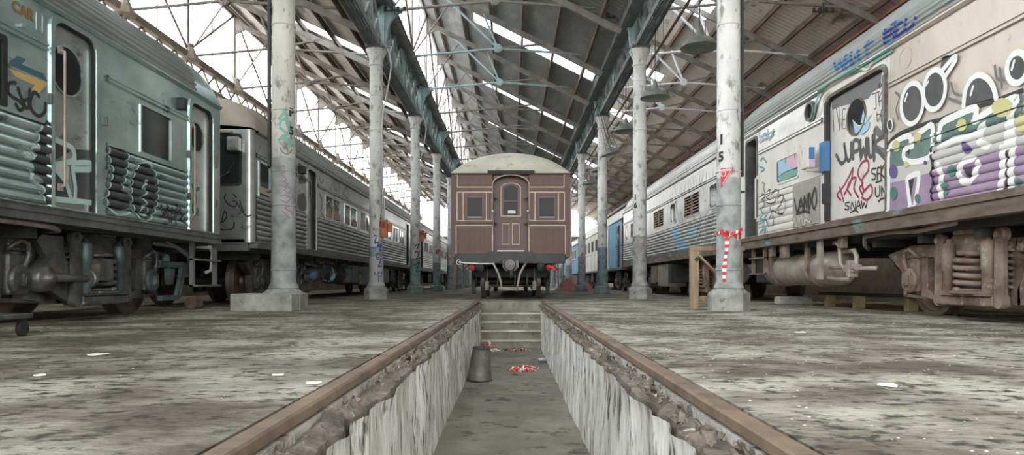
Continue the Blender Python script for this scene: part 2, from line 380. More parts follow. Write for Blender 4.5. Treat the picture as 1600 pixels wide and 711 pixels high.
M['glazbar'] = plain('glazing_bar', (.55, .55, .54), .6)
glazing(1, -10.1, 7.65, 1); glazing(2, -3.1, 7.65, 1); glazing(3, 3.6, 7.65, 1)

# ground, outer walls
def floor_part():
    mb = MB()
    PE = 15.2
    def slab(x0, x1, y0, y1): mb.add([(x0, y0, 0), (x1, y0, 0), (x1, y1, 0), (x0, y1, 0)], [(0, 1, 2, 3)])
    slab(-30, -.79, -12, 90); slab(.79, 30, -12, 90); slab(-.70, .70, PE, 90)
    slab(-.79, -.70, 16.9, 90) ; slab(.70, .79, 16.9, 90)
    mb.add([(-.79, -12, 0), (-.79, 90, 0), (-.79, 90, -.06), (-.79, -12, -.06)], [(0, 1, 2, 3)])
    mb.add([(.79, -12, 0), (.79, 90, 0), (.79, 90, -.06), (.79, -12, -.06)], [(0, 1, 2, 3)])
    return struct(mb.build('floor', M['floor']))
floor_part()
struct(MB().box(-30, -.9, -12, 90, -1.6, -.12).box(.9, 30, -12, 90, -1.6, -.12).box(-.9, .9, -12, PIT_A, -1.6, -.12).box(-1, 1, -12, 90, -1.7, -1.5).build('floor_leak_block', M['concrete']))  # unseen slab added under the floor to block sky light leaking from below
struct(MB().box(-10.5, -10.15, Y0, Y1, 0, 6.55).build('wall_left', M['brick']))
struct(MB().box(10.15, 10.5, Y0, Y1, 0, 7.2).build('wall_right', M['brick']))
struct(MB().box(-10.5, 10.5, Y1 - .2, Y1, 0, 5.6).build('wall_back', M['brick']))
# beams the clerestory and the far roof edge rest on
bl = struct(MB().box(-10.2, -10.05, Y0, Y1, 6.85, 6.95).box(-10.2, -10.0, Y0, Y1, 7.42, 7.62).box(-10.2, -9.95, Y0, Y1, 6.50, 6.72).build('trim_1', M['brownbeam']))
y = Y0
lat = MB()
while y < Y1 - 1.2:
    lat.beam((-10.1, y, 6.72), (-10.1, y + .9, 7.42), .06, .04, (1, 0, 0)); lat.beam((-10.1, y + .9, 6.72), (-10.1, y, 7.42), .06, .04, (1, 0, 0)); y += .9
lat.build('lattice', M['brownbeam'], bl)
y = FIRST - 7.1
while y < Y1:
    MB().lathe([(.30, -.25), (.20, -.05), (.11, .15), (.11, .25)], (-10.0, y, 7.6), 'z', 10).build('shoe', M['brownbeam'], bl); y += 3.55
br = struct(MB().box(9.70, 10.5, Y0, Y1, 7.2, 7.42).box(9.75, 10.15, Y0, Y1, 7.05, 7.22).box(9.6, 9.8, Y0, Y1, 6.9, 7.12).build('trim_2', M['truss']))
MB().tube([(9.5, Y0, 7.22), (9.5, Y1, 7.22)], .035, 6).build('rust_rod', mat('orange_rust', (.50, .19, .10), (.25, .10, .06), rough=.8), br)
y = FIRST
while y < Y1:
    MB().lathe([(.0, -.1), (.10, -.08), (.10, .08), (0, .1)], (9.62, y, 7.14), 'y', 10).build('bolt_boss', M['truss_white'] if y < 12 else M['truss'], br); y += 3.55

# valley gutters beside the girders
struct(MB().prism([(-3.84, 7.20), (-3.80, 7.04), (-3.66, 7.04), (-3.65, 7.2), (-3.67, 7.2), (-3.68, 7.07), (-3.78, 7.07), (-3.82, 7.20)], Y0, Y1, 'y').prism([(-3.66, 7.62), (-3.02, 7.60), (-3.02, 7.66), (-3.66, 7.68)], Y0, Y1, 'y').build('trim_3', M['girder']))
struct(MB().prism([(2.80, 7.20), (2.84, 7.02), (3.15, 7.02), (3.17, 7.3), (3.15, 7.3), (3.13, 7.05), (2.87, 7.05), (2.84, 7.20)], Y0, Y1, 'y').prism([(3.17, 7.62), (3.66, 7.62), (3.66, 7.68), (3.17, 7.68)], Y0, Y1, 'y').build('trim_4', M['girder']))

# ------------------------------------------------------------------ cast iron columns
def on_cyl(xc, yc, r, z, s, ang0=-PI / 2):
    """arc length s to the right as seen from the camera side, on a column"""
    a = ang0 + s / r
    return (xc + r * math.cos(a), yc + r * math.sin(a), z)
def shaft_r(z): return .185 - .022 * max(0, z - .4) / 6
def make_column(m, plinth=M['concrete']):
    t = empty('cast_iron_column')
    o8 = lambda r, z: [(r * math.cos(PI / 8 + k * PI / 4), r * math.sin(PI / 8 + k * PI / 4), z) for k in range(8)]
    b = MB(); lv = [(.315, 0), (.315, .245), (.30, .27), (.245, .31), (.235, .33)]
    vs = []; [vs.extend(o8(r, z)) for r, z in lv]
    b.add(vs, [(i * 8 + k, i * 8 + (k + 1) % 8, (i + 1) * 8 + (k + 1) % 8, (i + 1) * 8 + k) for i in range(len(lv) - 1) for k in range(8)] + [tuple(range(7, -1, -1)), tuple(32 + k for k in range(8))])
    b.build('base', plinth, t)
    s = MB(); s.lathe([(.225, .33), (.225, .36), (.205, .40), (.19, .43), (shaft_r(.5), .47), (shaft_r(3), 3.), (shaft_r(6), 6.05)], n=28); s.build('shaft', m, t, True)
    r = MB()
    for z in (.62, 1.60, 2.12, 3.05, 4.35, 5.25, 5.62):
        q = shaft_r(z); r.lathe([(q - .004, z - .016), (q + .009, z - .01), (q + .009, z + .01), (q - .004, z + .016)], n=28)
    r.build('joint_ring', m, t, True)
    MB().lathe([(.165, 6.0), (.185, 6.03), (.185, 6.07), (.17, 6.10), (.175, 6.18), (.21, 6.28), (.245, 6.34), (.25, 6.38), (.27, 6.40), (.27, 6.44)], n=28).build('capital', m, t, True)
    MB().box(-.24, .24, -.30, .30, 6.44, TOP).build('cap_plate', M['girder'], t)
    return t
CREAM = (.74, .73, .68); WHT = (.80, .80, .78)
GREY = (.36, .38, .37); TEAL = (.30, .40, .40)
spec = []
for side, X in (('left', XL), ('right', XR)):
    for k in range(8): spec.append((side, k, X, FIRST + PITCH * k))
zone = {('left', 0): ((.66, .66, .61), (.36, .38, .37), 2.33), ('left', 1): ((.74, .75, .72), (.34, .42, .42), 1.35, (.42, .43, .42), 1.1), ('left', 2): ((.78, .79, .77), (.30, .40, .41), 1.30),
        ('left', 3): (WHT, (.27, .36, .37), 1.35), ('right', 0): (WHT, (.43, .45, .45), 2.02), ('right', 1): (WHT, (.44, .45, .44), 1.62), ('right', 2): (WHT, (.26, .36, .38), 1.70), ('right', 3): (WHT, (.38, .43, .47), 1.65)}
what = {('left', 0): 'pale iron column on a wide concrete block, green and grey scrawl down its shaft', ('left', 1): 'white iron column with navy blue letters sprayed down its grey foot',
        ('left', 2): 'white iron column with an orange box and teal foot, third in the left row', ('left', 3): 'white iron column with a small red heart mark, fourth in the left row',
        ('right', 0): 'white iron column stencilled 15 with red and white tape tied round it', ('right', 1): 'white iron column stencilled 16 beside the second hanging lamp',
        ('right', 2): 'white iron column with blue-green foot, third in the right row', ('right', 3): 'white iron column with pink scrawl on its lilac-grey foot'}
COLS = {}
base_col = {}
for side, k, X, y in spec:
    z = zone.get((side, k), (WHT, (.34, .42, .44), 1.4))
    key = 'col_paint_%s_%d' % (side, min(k, 4))
    cm = column_mat(key, z[0], z[1], z[2], *(z[3:] if len(z) > 3 else ())) if key not in MATS else MATS[key]
    pl = mat('plinth_teal_%d' % (k > 1), (.32, .38, .38), (.16, .19, .19), rough=.8, scale=4, bump=.4) if (side, k) in (('left', 2), ('right', 2), ('right', 3), ('left', 3)) or k > 3 else M['concrete']
    if k <= 4: t = make_column(cm, pl); base_col[side] = t
    else: t = copy_tree(base_col[side])
    t.location = (X, y, 0)
    tag(t, what.get((side, k), 'white iron column with grey-green foot, %s from the front in the %s row' % (ORD[k], side)), 'column', 'cast iron columns in the %s row' % side)
    COLS[(side, k)] = t
tag(MB().cbox(-4.10, -3.20, FIRST - .50, FIRST + .34, 0, .262, .015).build('concrete_block', M['concrete']), 'low rectangular concrete block round the foot of the column marked P5', 'block')
COLS[('left', 0)].location.z = .0
# marks on the columns ------------------------------------------------------
def col_paint(colkey, name, m, strokes, w=.02, label=None, off=.004):
    """strokes given as (s, z) polylines: s metres to the right round the shaft, z height"""
    t = COLS[colkey]; face = -PI / 2 + (math.atan2(-t.location.x, t.location.y) * -1 if 0 else 0)
    face = math.atan2(-t.location.y, -t.location.x)
    mb = MB()
    for st in strokes:
        pts = []
        for i in range(len(st) - 1):
            a, b = st[i], st[i + 1]; n = max(1, int(math.hypot(b[0] - a[0], b[1] - a[1]) / .025))
            pts += [(a[0] + (b[0] - a[0]) * k / n, a[1] + (b[1] - a[1]) * k / n) for k in range(n)]
        pts.append(st[-1]); L = []
        for i, p in enumerate(pts):
            q0 = pts[max(i - 1, 0)]; q1 = pts[min(i + 1, len(pts) - 1)]; d = Vector((q1[0] - q0[0], q1[1] - q0[1]))
            d = d.normalized() if d.length > 1e-6 else Vector((0, 1)); nn = Vector((-d.y, d.x)) * w / 2
            for sg in (1, -1):
                s, z = p[0] + nn.x * sg, p[1] + nn.y * sg; r = shaft_r(z) + off
                L.append(on_cyl(0, 0, r, z, s, face))
        mb.add(L, [(2 * i, 2 * i + 1, 2 * i + 3, 2 * i + 2) for i in range(len(pts) - 1)])
    o = mb.build(name, m, t)
    if label: o['label'] = label
    return o
def col_text(colkey, txt, size, s0, z0, m, name='stencil_number', off=.004):
    t = COLS[colkey]; face = math.atan2(-t.location.y, -t.location.x)
    vs, fs = text_poly(txt, size, .009); mb = MB()
    mb.add([on_cyl(0, 0, shaft_r(z0 + v.y) + off, z0 + v.y, s0 + v.x, face) for v in vs], fs)
    return mb.build(name, m, t)
def cz(k, side, y): return H + (CY - y) * (FIRST + PITCH * k - .18) / F      # pixel row -> height on column k
def cpx(k, side, pts):
    X = XL if side == 'left' else XR; d = FIRST + PITCH * k - .18; xc = CX + F * X / (FIRST + PITCH * k)
    return [((x - xc) * d / F * 1.08, cz(k, side, y)) for x, y in pts]
def bold_text(key, txt, size, s0, z0, nm='stencil_number'):
    for dx in (0, .006, .012): pass
    col_text(key, txt, size, s0, z0, M['black'], nm)
bold_text(('right', 0), '1', .21, (1132 - 1143.5) * .0098, cz(0, 'r', 217)); bold_text(('right', 0), '5', .20, (1131 - 1143.5) * .0098, cz(0, 'r', 244))
bold_text(('right', 1), '1', .20, -.12, cz(1, 'r', 308)); bold_text(('right', 1), '6', .20, -.12, cz(1, 'r', 321))
bold_text(('left', 0), 'P', .17, .125, cz(0, 'l', 174)); bold_text(('left', 0), '5', .17, .125, cz(0, 'l', 203))
bold_text(('left', 1), '1', .17, .12, cz(1, 'l', 340)); bold_text(('left', 1), '5', .17, .12, cz(1, 'l', 350))
def z6(sc_, ox, oy, pts): return [(ox + x / sc_, oy + y / sc_) for x, y in pts]
zA = lambda *p: cpx(0, 'left', z6(7.11, 420, 160, p))
col_paint(('left', 0), 'green_scrawl', M['spraymint'], [zA((160, 60), (175, 110), (130, 165), (110, 190)), zA((165, 90), (205, 130), (195, 170), (140, 200), (120, 260)), zA((195, 170), (200, 240), (225, 300), (205, 350), (150, 300), (125, 275)), zA((205, 350), (160, 370), (110, 430)), zA((120, 410), (180, 395), (250, 410)), zA((180, 420), (250, 450), (275, 465), (215, 480), (205, 495))], .045, 'smeared green spray scrawl')
col_paint(('left', 0), 'grey_ring_mark', M['ink_grey'], [zA((130, 500), (150, 550), (190, 572), (235, 550), (250, 510))], .02)
zB = lambda *p: cpx(0, 'left', z6(2.635, 330, 150, p))
col_paint(('left', 0), 'purple_scrawl', M['spraymauve'], [zB((285, 290), (300, 285), (305, 310), (290, 320), (310, 345), (295, 350)), zB((295, 350), (315, 360), (300, 375), (285, 365)), zB((315, 370), (330, 385), (315, 400), (300, 385), (315, 370)), zB((285, 415), (305, 405), (325, 420), (310, 440), (290, 430)), zB((330, 410), (345, 430), (325, 450), (300, 460), (325, 475), (340, 490)), zB((290, 470), (320, 500), (300, 510))], .016, 'thin faded purple spray scrawl')
zC = lambda *p: cpx(1, 'left', z6(4.9, 570, 330, p))
col_paint(('left', 1), 'navy_letters', M['spraydkblue'], [zC((70, 185), (110, 195)), zC((90, 190), (75, 245)), zC((75, 245), (105, 235), (95, 275), (120, 250)), zC((100, 275), (130, 260), (110, 300), (130, 300)), zC((110, 325), (85, 330), (90, 355), (115, 350)), zC((90, 370), (130, 360), (100, 425), (135, 420)), zC((75, 465), (80, 490), (105, 485)), zC((105, 460), (105, 550), (115, 548)), zC((135, 465), (120, 470), (135, 485), (120, 500))], .035, 'navy blue sprayed letters')
zD = lambda *p: cpx(2, 'left', p)
col_paint(('left', 2), 'dark_scrawl', M['ink'], [zD((648, 385), (656, 380), (648, 395), (657, 392), (650, 405), (658, 402)), zD((646, 415), (655, 410), (650, 425), (658, 422))], .03)
zE = lambda *p: cpx(3, 'left', p)
col_paint(('left', 3), 'red_heart', M['red'], [zE((681, 391), (683, 396), (687, 391), (684, 391), (681, 393), (683, 397))], .06)
zF = lambda *p: cpx(3, 'right', p)
col_paint(('right', 3), 'pink_scrawl', M['spraymauve'] if 0 else plain('magenta_spray', (.45, .10, .25), .6), [zF((907, 400), (911, 396), (908, 406), (912, 408)), zF((907, 412), (911, 410), (908, 418), (911, 422)), zF((908, 425), (910, 430))], .05)
zG = lambda *p: cpx(2, 'right', p)
col_paint(('right', 2), 'white_scrawl', M['spraymint'], [zG((938, 396), (941, 402), (945, 395), (947, 403)), zG((939, 410), (943, 406), (946, 412), (942, 418))], .025)
zH = lambda *p: cpx(1, 'right', z6(2.223, 880, 160, p))
col_paint(('right', 1), 'tan_scrawl', plain('tan_spray', (.33, .30, .24), .6), [zH((250, 465), (265, 460), (258, 485), (275, 465), (280, 490)), zH((255, 500), (270, 490), (285, 500), (265, 520), (255, 510)), zH((250, 470), (285, 515)), zH((285, 470), (255, 525))], .028)
# red triangle sign and danger tape on the first right column
def ring_poly(colkey, name, m, poly, off):
    t = COLS[colkey]; face = math.atan2(-t.location.y, -t.location.x); mb = MB(); N = 10
    (x0, z0), (x1, z1), (x2, z2) = poly; vs = []
    for i in range(N + 1):
        for j in range(N + 1):
            u, v = i / N, j / N; a = (x0 + (x1 - x0) * v, z0 + (z1 - z0) * v); s = a[0] + (x2 - a[0]) * u; z = a[1] + (z2 - a[1]) * u
            vs.append(on_cyl(0, 0, shaft_r(z) + off, z, s, face))
    mb.add(vs, [(i * (N + 1) + j, i * (N + 1) + j + 1, (i + 1) * (N + 1) + j + 1, (i + 1) * (N + 1) + j) for i in range(N) for j in range(N)])
    return mb.build(name, m, t)
P1 = lambda x, y: cpx(0, 'right', [(x, y)])[0]
ring_poly(('right', 0), 'triangle_sticker', M['red'], (P1(1127, 262), P1(1146, 262), P1(1127, 294)), .004)
col_paint(('right', 0), 'sticker_ring', M['white'], [[(P1(1131, 271)[0] + .035 * math.cos(a * PI / 8), P1(1131, 271)[1] + .035 * math.sin(a * PI / 8)) for a in range(17)]], .008, off=.007)
col_paint(('right', 0), 'sticker_border', M['white'], [[P1(1129, 264), P1(1143, 264), P1(1129, 288)]], .006, off=.0065)
ring_poly(('right', 0), 'triangle_sticker', M['red'], (P1(1158, 262), P1(1163, 262), P1(1163, 282)), .004)
def tape(colkey, name, z, label):
    t = COLS[colkey]; X, Yc = t.location.x, t.location.y; rb = MB(); wb = MB(); face = math.atan2(-Yc, -X)
    r = shaft_r(z) + .008; N = 48
    for k in range(N):                     # band wound round the shaft, twisted
        a0, a1 = 2 * PI * k / N, 2 * PI * (k + 1) / N
        h = lambda a: .035 + .018 * math.sin(5 * a); zz = lambda a: z + .03 * math.sin(a * 2 + 1) + .02 * math.sin(a * 7)
        vs = []
        for a, sg in ((a0, -1), (a1, -1), (a1, 1), (a0, 1)): vs.append((X + (r + .004 * math.sin(a * 9)) * math.cos(a), Yc + (r + .004 * math.sin(a * 9)) * math.sin(a), zz(a) + sg * h(a)))
        (rb if k % 4 < 3 else wb).add(vs, [(0, 1, 2, 3)])
    def tail(s0, path, w):
        L = 14
        for k in range(L):
            vs = []
            for kk, sg in ((k, -1), (k + 1, -1), (k + 1, 1), (k, 1)):
                u = kk / L; p0 = Vector(path[0]); p1 = Vector(path[1]); p = p0 + (p1 - p0) * u
                sx = p.x + math.sin(u * 7) * .008 + sg * w * (1 + .2 * math.sin(u * 11)); b = on_cyl(X, Yc, r + .012 + .005 * math.sin(u * 9), p.y, sx, face); vs.append(b)
            (rb if k % 2 else wb).add(vs, [(0, 1, 2, 3)])
    tail(0, ((-.02, z), (-.07, z - .72)), .028)
    for k in range(7):                      # knot and flying end
        a = k * .9; rb.add([on_cyl(X, Yc, r + .02, z + .05 * math.sin(a), -.03 + .05 * math.cos(a), face), on_cyl(X, Yc, r + .05, z + .06 * math.sin(a + 1), -.03 + .05 * math.cos(a + 1), face), on_cyl(X, Yc, r + .03, z - .02, -.02, face)], [(0, 1, 2)])
    for k in range(6):
        u, v = k / 6, (k + 1) / 6
        (rb if k % 3 else wb).add([on_cyl(X, Yc, r + .02 + .04 * u, z + .10 * u, -.02 + .25 * u, face), on_cyl(X, Yc, r + .02 + .04 * v, z + .10 * v, -.02 + .25 * v, face), on_cyl(X, Yc, r + .02 + .04 * v, z + .10 * v - .05, -.02 + .25 * v, face), on_cyl(X, Yc, r + .02 + .04 * u, z + .10 * u - .05, -.02 + .25 * u, face)], [(0, 1, 2, 3)])
    e = rb.build(name, M['red']); wb.build('white_stripe', M['white'], e)
    tag(e, label, 'tape')
tape(('right', 0), 'barrier_tape', cz(0, 'r', 366), 'red and white barrier tape knotted round the column stencilled 15')

# pipes strapped to columns
def pipe_on(colkey, ds, dy, z0, z1, w, label, m):
    t = COLS[colkey]; o = MB().cbox(t.location.x + ds - w / 2, t.location.x + ds + w / 2, t.location.y + dy, t.location.y + dy + .06, z0, z1, .006)
    for z in (1.8, 3.2, 4.6): o.box(t.location.x + ds - w / 2 - .01, t.location.x + ds + w / 2 + .01, t.location.y + dy - .005, t.location.y + dy + .065, z, z + .03)
    tag(o.build('conduit', m), label, 'conduit')
pipe_on(('left', 0), -.212, -.05, 2.2, 6.4, .045, 'thin dark conduit down the side of the column marked P5', M['dark'])
pipe_on(('right', 0), .21, -.02, 2.05, 6.4, .04, 'thin dark conduit down the side of the column stencilled 15', M['dark'])
def cable(name, pts, r, label, m=M['white']):
    P = [Vector(p) for p in pts]; path = []
    for i in range(len(P) - 1):
        a = P[max(i - 1, 0)]; b = P[i]; c = P[i + 1]; d = P[min(i + 2, len(P) - 1)]
        for t in range(6):
            u = t / 6; path.append((.5 * ((2 * b) + (-a + c) * u + (2 * a - 5 * b + 4 * c - d) * u * u + (-a + 3 * b - 3 * c + d) * u ** 3))[:])
    path.append(P[-1][:])
    return tag(MB().tube(path, r, 6).build(name, m, None, True), label, 'cable')
M['cable'] = plain('pale_cable', (.50, .52, .51), .6)
for k, lb in ((1, 'pale cable looping down from the capital of the second left column'), (2, 'pale cable looping down from the capital of the third left column')):
    y = FIRST + PITCH * k - .22; cable('cable', [(XL + .20, y + .1, 1.75), (XL + .20, y, 3.4), (XL + .2, y, 4.6), (XL + .34, y, 5.4), (XL + .42, y, 6.0), (XL + .30, y, 6.45), (XL + .1, y, 6.5)], .018, lb, M['cable'])
cable('cable', [(XR - .18, FIRST + PITCH * 2 - .1, 6.9), (XR - .36, FIRST + PITCH * 2 - .2, 6.5), (XR - .38, FIRST + PITCH * 2 - .2, 6.1), (XR - .2, FIRST + PITCH * 2 - .2, 5.7)], .02, 'dark cable looping beside the capital of the third right column', M['dark'])
# orange switch boxes on the second and third left columns
def switch_box(loc, label, s=1.):
    t = empty('switch_box', loc)
    MB().cbox(-.09 * s, .09 * s, -.05, .05, -.22 * s, .22 * s, .012).build('housing', M['orange'], t)
    MB().cbox(.10 * s, .20 * s, -.04, .04, -.10 * s, .14 * s, .012).build('side_box', M['orange'], t)
    MB().cbox(-.06 * s, .04 * s, -.062, -.05, .02, .16 * s, .004).build('cover', M['darkred'], t)
    MB().tube([(0, 0, .22 * s), (.01, 0, .5), (.02, 0, .8)], .018, 6).build('supply_pipe', M['cable'], t)
    tag(t, label, 'switch box', 'orange switch boxes on the left columns')
switch_box((XL + .23, FIRST + PITCH - .16, H + (CY - 357) * 17.2 / F), 'orange electrical switch box on the second column of the left row')
switch_box((XL + .25, FIRST + 2 * PITCH - .16, H + (CY - 369) * 24.3 / F), 'orange electrical switch box on the third column of the left row', .9)

# ------------------------------------------------------------------ lattice girders between the columns
def make_girder(L):
    t = empty('lattice_girder')
    zb, zt = TOP, 7.62
    MB().box(-.16, -.10, 0, L, zb, zb + .03).box(-.06, -.01, 0, L, zb, zb + .03).box(.02, .06, 0, L, zb, zb + .03).box(.10, .16, 0, L, zb, zb + .03).box(-.14, -.12, 0, L, zb + .03, zb + .14).box(.12, .14, 0, L, zb + .03, zb + .14).box(-.16, -.14, 0, L, zb - .05, zb).box(.14, .16, 0, L, zb - .05, zb).build('bottom_chord', M['girder'], t)
    MB().box(-.16, .16, 0, L, zt - .035, zt).box(-.05, -.03, 0, L, zt - .17, zt - .035).box(.03, .05, 0, L, zt - .17, zt - .035).build('top_chord', M['girder'], t)
    n = 7; st = L / n; mb = MB(); vb = MB()
    for k in range(n):
        a, b = k * st + .03, (k + 1) * st - .03
        mb.beam((.125, a, zb + .08), (.125, b, zt - .06), .012, .055, (1, 0, 0)); mb.beam((-.125, b, zb + .08), (-.125, a, zt - .06), .012, .055, (1, 0, 0)); mb.beam((.125, b, zb + .08), (.125, a, zt - .06), .012, .055, (1, 0, 0)); mb.beam((-.125, a, zb + .08), (-.125, b, zt - .06), .012, .055, (1, 0, 0))
        vb.box(-.12, .12, k * st + .02, k * st + .06, zb + .03, zt - .03)
    mb.build('lacing', mat('lacing_grey_teal', (.36, .43, .43), (.18, .21, .21), rough=.65, scale=3), t); vb.build('stiffener', M['girder'], t)
    for yy in (L / 2,):
        for sg in (1, -1):
            MB().prism([(yy - .34, zt - .03), (yy + .34, zt - .03), (yy + .07, zb - .02), (yy - .07, zb - .02)], sg * .14, sg * .155).build('gusset_plate', M['truss_teal'], t)
    return t
g0 = {}
for side, X in (('left', XL), ('right', XR)):
    for k in range(8):
        a = FIRST + PITCH * (k - 1)
        t = make_girder(PITCH - .02) if not g0 else copy_tree(g0['x'])
        g0.setdefault('x', t); t.location = (X, a + .01, 0)
        nm = 'riveted lattice girder in the %s row, ' % side + ('ending on the first column' if k == 0 else 'spanning from the %s to the %s column' % (ORD[k - 1], ORD[k]))
        tag(t, nm, 'girder', 'lattice girders on the %s columns' % side)
# cast brackets rising from the capitals to the tie rods
def make_bracket(sg):
    t = empty('column_bracket')
    MB().prism([(-.0, 6.52), (.10, 6.52), (.13, 6.9), (.22, 7.18), (.40, 7.40), (.52, 7.44), (.52, 7.54), (.0, 7.60)], -.03, .03, 'y').build('web', M['truss_teal'], t)
    p = [(.10, 6.52), (.13, 6.9), (.22, 7.18), (.40, 7.40), (.52, 7.44)]
    f = MB()
    for a, b in zip(p[:-1], p[1:]): f.beam((a[0], 0, a[1]), (b[0], 0, b[1]), .14, .03, (1, 0, 0))
    f.build('flange', M['truss_teal'], t)
    MB().cbox(-.08, .09, -.10, .10, 6.51, 7.5, .01).build('post', M['truss_teal'], t)
    if sg < 0: t.scale = (-1, 1, 1)
    return t
for side, X, sg in (('left', XL + .06, 1), ('right', XR - .06, -1)):
    first = None
    for k in range(1, 8):
        t = make_bracket(sg) if first is None else copy_tree(first)
        first = first or t; t.location = (X + sg * .08, FIRST + PITCH * k, 0)
        tag(t, 'pale teal curved bracket above the %s column of the %s row' % (ORD[k], side), 'bracket', 'cast brackets on the %s columns' % side)

# ------------------------------------------------------------------ roof trusses
def make_truss(xa, za, xb, zb, m_strut, m_tie, far_end):
    t = empty('roof_truss')
    sl = (zb - za) / (xb - xa); R = lambda x, d=-.26: za + sl * (x - xa) + d
    Nn = (xa + 2.7, 0, 7.72); tz = 7.47
    MB().beam((xa + .08, 0, R(xa + .08)), (xb, 0, R(xb)), .07, .17).build('rafter', M['truss'], t)
    MB().tube([(xa + .05, 0, tz), Nn], .038, 7).build('tie_rod', m_tie, t); MB().tube([Nn, (far_end, 0, tz)], .038, 7).build('tie_rod', m_tie, t)
    for x in (xa + 2.3, xa + 4.0): pass
    MB().beam(Nn, (xa + 2.25, 0, R(xa + 2.25)), .085, .05).build('strut', m_strut, t)
    MB().beam(Nn, (xa + 4.1, 0, R(xa + 4.1)), .07, .05).build('strut', M['truss'], t)
    MB().beam(Nn, (xa + .9, 0, R(xa + .9)), .07, .05).build('strut', m_strut, t)
    MB().tube([(xa + .1, 0, 7.6), (xa + 1.3, 0, R(xa + 1.3))], .022, 6).build('rod', M['truss'], t)
    g = MB(); g.lathe([(.0, -.045), (.13, -.045), (.13, .045), (0, .045)], Nn, 'y', 14)
    for k in range(6): g.lathe([(.0, -.07), (.022, -.07), (.022, .07), (0, .07)], (Nn[0] + .085 * math.cos(k * PI / 3), 0, Nn[2] + .085 * math.sin(k * PI / 3)), 'y', 6)
    g.build('node_plate', m_strut, t)
    MB().lathe([(.0, -.03), (.10, -.03), (.10, .03), (0, .03)], (xa + 2.25, 0, R(xa + 2.25)), 'y', 10).build('rafter_plate', M['truss'], t)
    # peak shoe against the glazing
    MB().prism([(xa - .02, RIDGE - .05), (xa + .55, RIDGE - .33), (xa + .55, RIDGE - .5), (xa - .02, RIDGE - .75)], -.03, .03, 'y').build('peak_plate', M['truss'], t)
    return t
ends = {'left': -3.6, 'centre': 3.0, 'right': 9.7}
bayname = {'left': 'over the left trains', 'centre': 'over the central track', 'right': 'over the right trains'}
for bay, (xa, za, xb, zb) in BAYS.items():
    protos = {}
    for k in range(1, 15):
        y = FIRST + 3.55 * (k + (1 if bay != 'x' else 0))
        y = FIRST + 3.55 * k
        style = 'a' if (bay == 'centre' and k in (3, 4)) or (bay == 'right' and k in (3, 4, 5)) else 'b'
        if bay == 'centre' and k < 1: continue
        if style not in protos:
            ms = {'centre': M['truss_teal'], 'right': M['truss_white'], 'left': M['truss']}[bay] if style == 'a' else (M['truss'])
            protos[style] = make_truss(xa, za, xb, zb, ms, ms if style == 'a' else M['truss'], ends[bay]); t = protos[style]
        else: t = copy_tree(protos[style])
        t.location = (0, y, 0)
        pos = 'above the %s column' % ORD[k // 2] if k % 2 == 0 else 'between the %s and %s columns' % (ORD[k // 2], ORD[k // 2 + 1]) if k // 2 + 1 < 8 else 'beyond the last column'
        tag(t, 'iron roof truss %s, %s' % (bayname[bay], pos), 'roof truss', 'roof trusses %s' % bayname[bay])
# pipe running the length of the shed beside the right girders
op = empty('overhead_pipe', (3.95, 38, 6.66)); MB().tube([(0, -32, 0), (0, 32, 0)], .035, 7).build('pipe', M['purlin'], op)
for k in range(1, 15): MB().beam((0, FIRST + 3.55 * k - 38, .02), (0, FIRST + 3.55 * k - 38, .84), .03, .012).build('hanger', M['truss'], op)
tag(op, 'long rusty pipe running beside the right girders above the lamps', 'pipe')
# insulator clusters hung on the tie rods
def insulators(x, y, z, label):
    t = empty('insulator_bracket', (x, y, z))
    MB().box(-.28, .28, -.015, .015, -.015, .015).box(-.012, .012, -.01, .01, -.1, .25).build('crossarm', M['dark'], t)
    for dx in (-.24, -.08, .08, .24):
        MB().lathe([(0, 0), (.035, 0), (.045, .03), (.025, .05), (.045, .07), (.03, .1), (0, .1)], (dx, 0, .01), 'z', 10).build('insulator', M['dark'], t)
    tag(t, label, 'insulators', 'insulator brackets under the roof')
insulators(XL + .55 , 17.0, 7.30, 'insulator crossarm beside the tie rod above the second left column')
insulators(-8.1, 24.2, 7.62, 'insulator crossarm on the third visible tie rod over the left trains')
insulators(-5.8, 31.2, 7.6, 'insulator crossarm on a tie rod over the far left trains')
insulators(2.75, 17.3, 7.25, 'insulator crossarm under the bracket of the second right column')
insulators(8.0, 17.2, 7.35, 'insulator crossarm under the roof above the graffiti door')

# ------------------------------------------------------------------ hanging lamps
def make_lamp(drop):
    t = empty('pendant_lamp')
    R = .35
    MB().lathe([(R, 0), (R + .006, .01), (R, .022), (R * .93, .075), (R * .80, .125), (R * .6, .17), (R * .36, .20), (.095, .215)], n=36).build('reflector', M['lamp'], t, True)
    MB().lathe([(R - .006, .002), (R * .90, .07), (R * .76, .12), (R * .5, .16), (.08, .19)], n=36).build('reflector_lining', M['lamp_in'], t, True)
    MB().lathe([(0, .04), (.04, .05), (.055, .09), (.04, .13), (.02, .17), (.02, .19)], n=16).build('bulb', plain('bulb_glass', (.6, .6, .56), .15), t, True)
    MB().lathe([(.095, .21), (.075, .24), (.06, .33), (.045, .36), (.04, .40), (.0, .41)], n=20).build('neck', M['lamp'], t, True)
    MB().tube([(0, 0, .40), (0, 0, drop)], .012, 6).build('hanging_rod', M['dark'], t)
    return t
lamps = [(3.54, 12.6, 'nearest and largest grey dome lamp, hung by a rod left of the column stencilled 15'), (3.45, 16.05, 'grey dome lamp in front of the column stencilled 16'), (3.36, 19.6, 'grey dome lamp half hidden behind the column stencilled 16'),
         (3.44, 23.1, 'tilted grey dome lamp beside the third column of the right row'), (3.55, 26.7, 'grey dome lamp between the third and fourth right columns'), (3.55, 30.2, 'grey dome lamp just before the fourth right column'), (3.55, 33.8, 'small distant dome lamp past the fourth right column')]
L0 = None
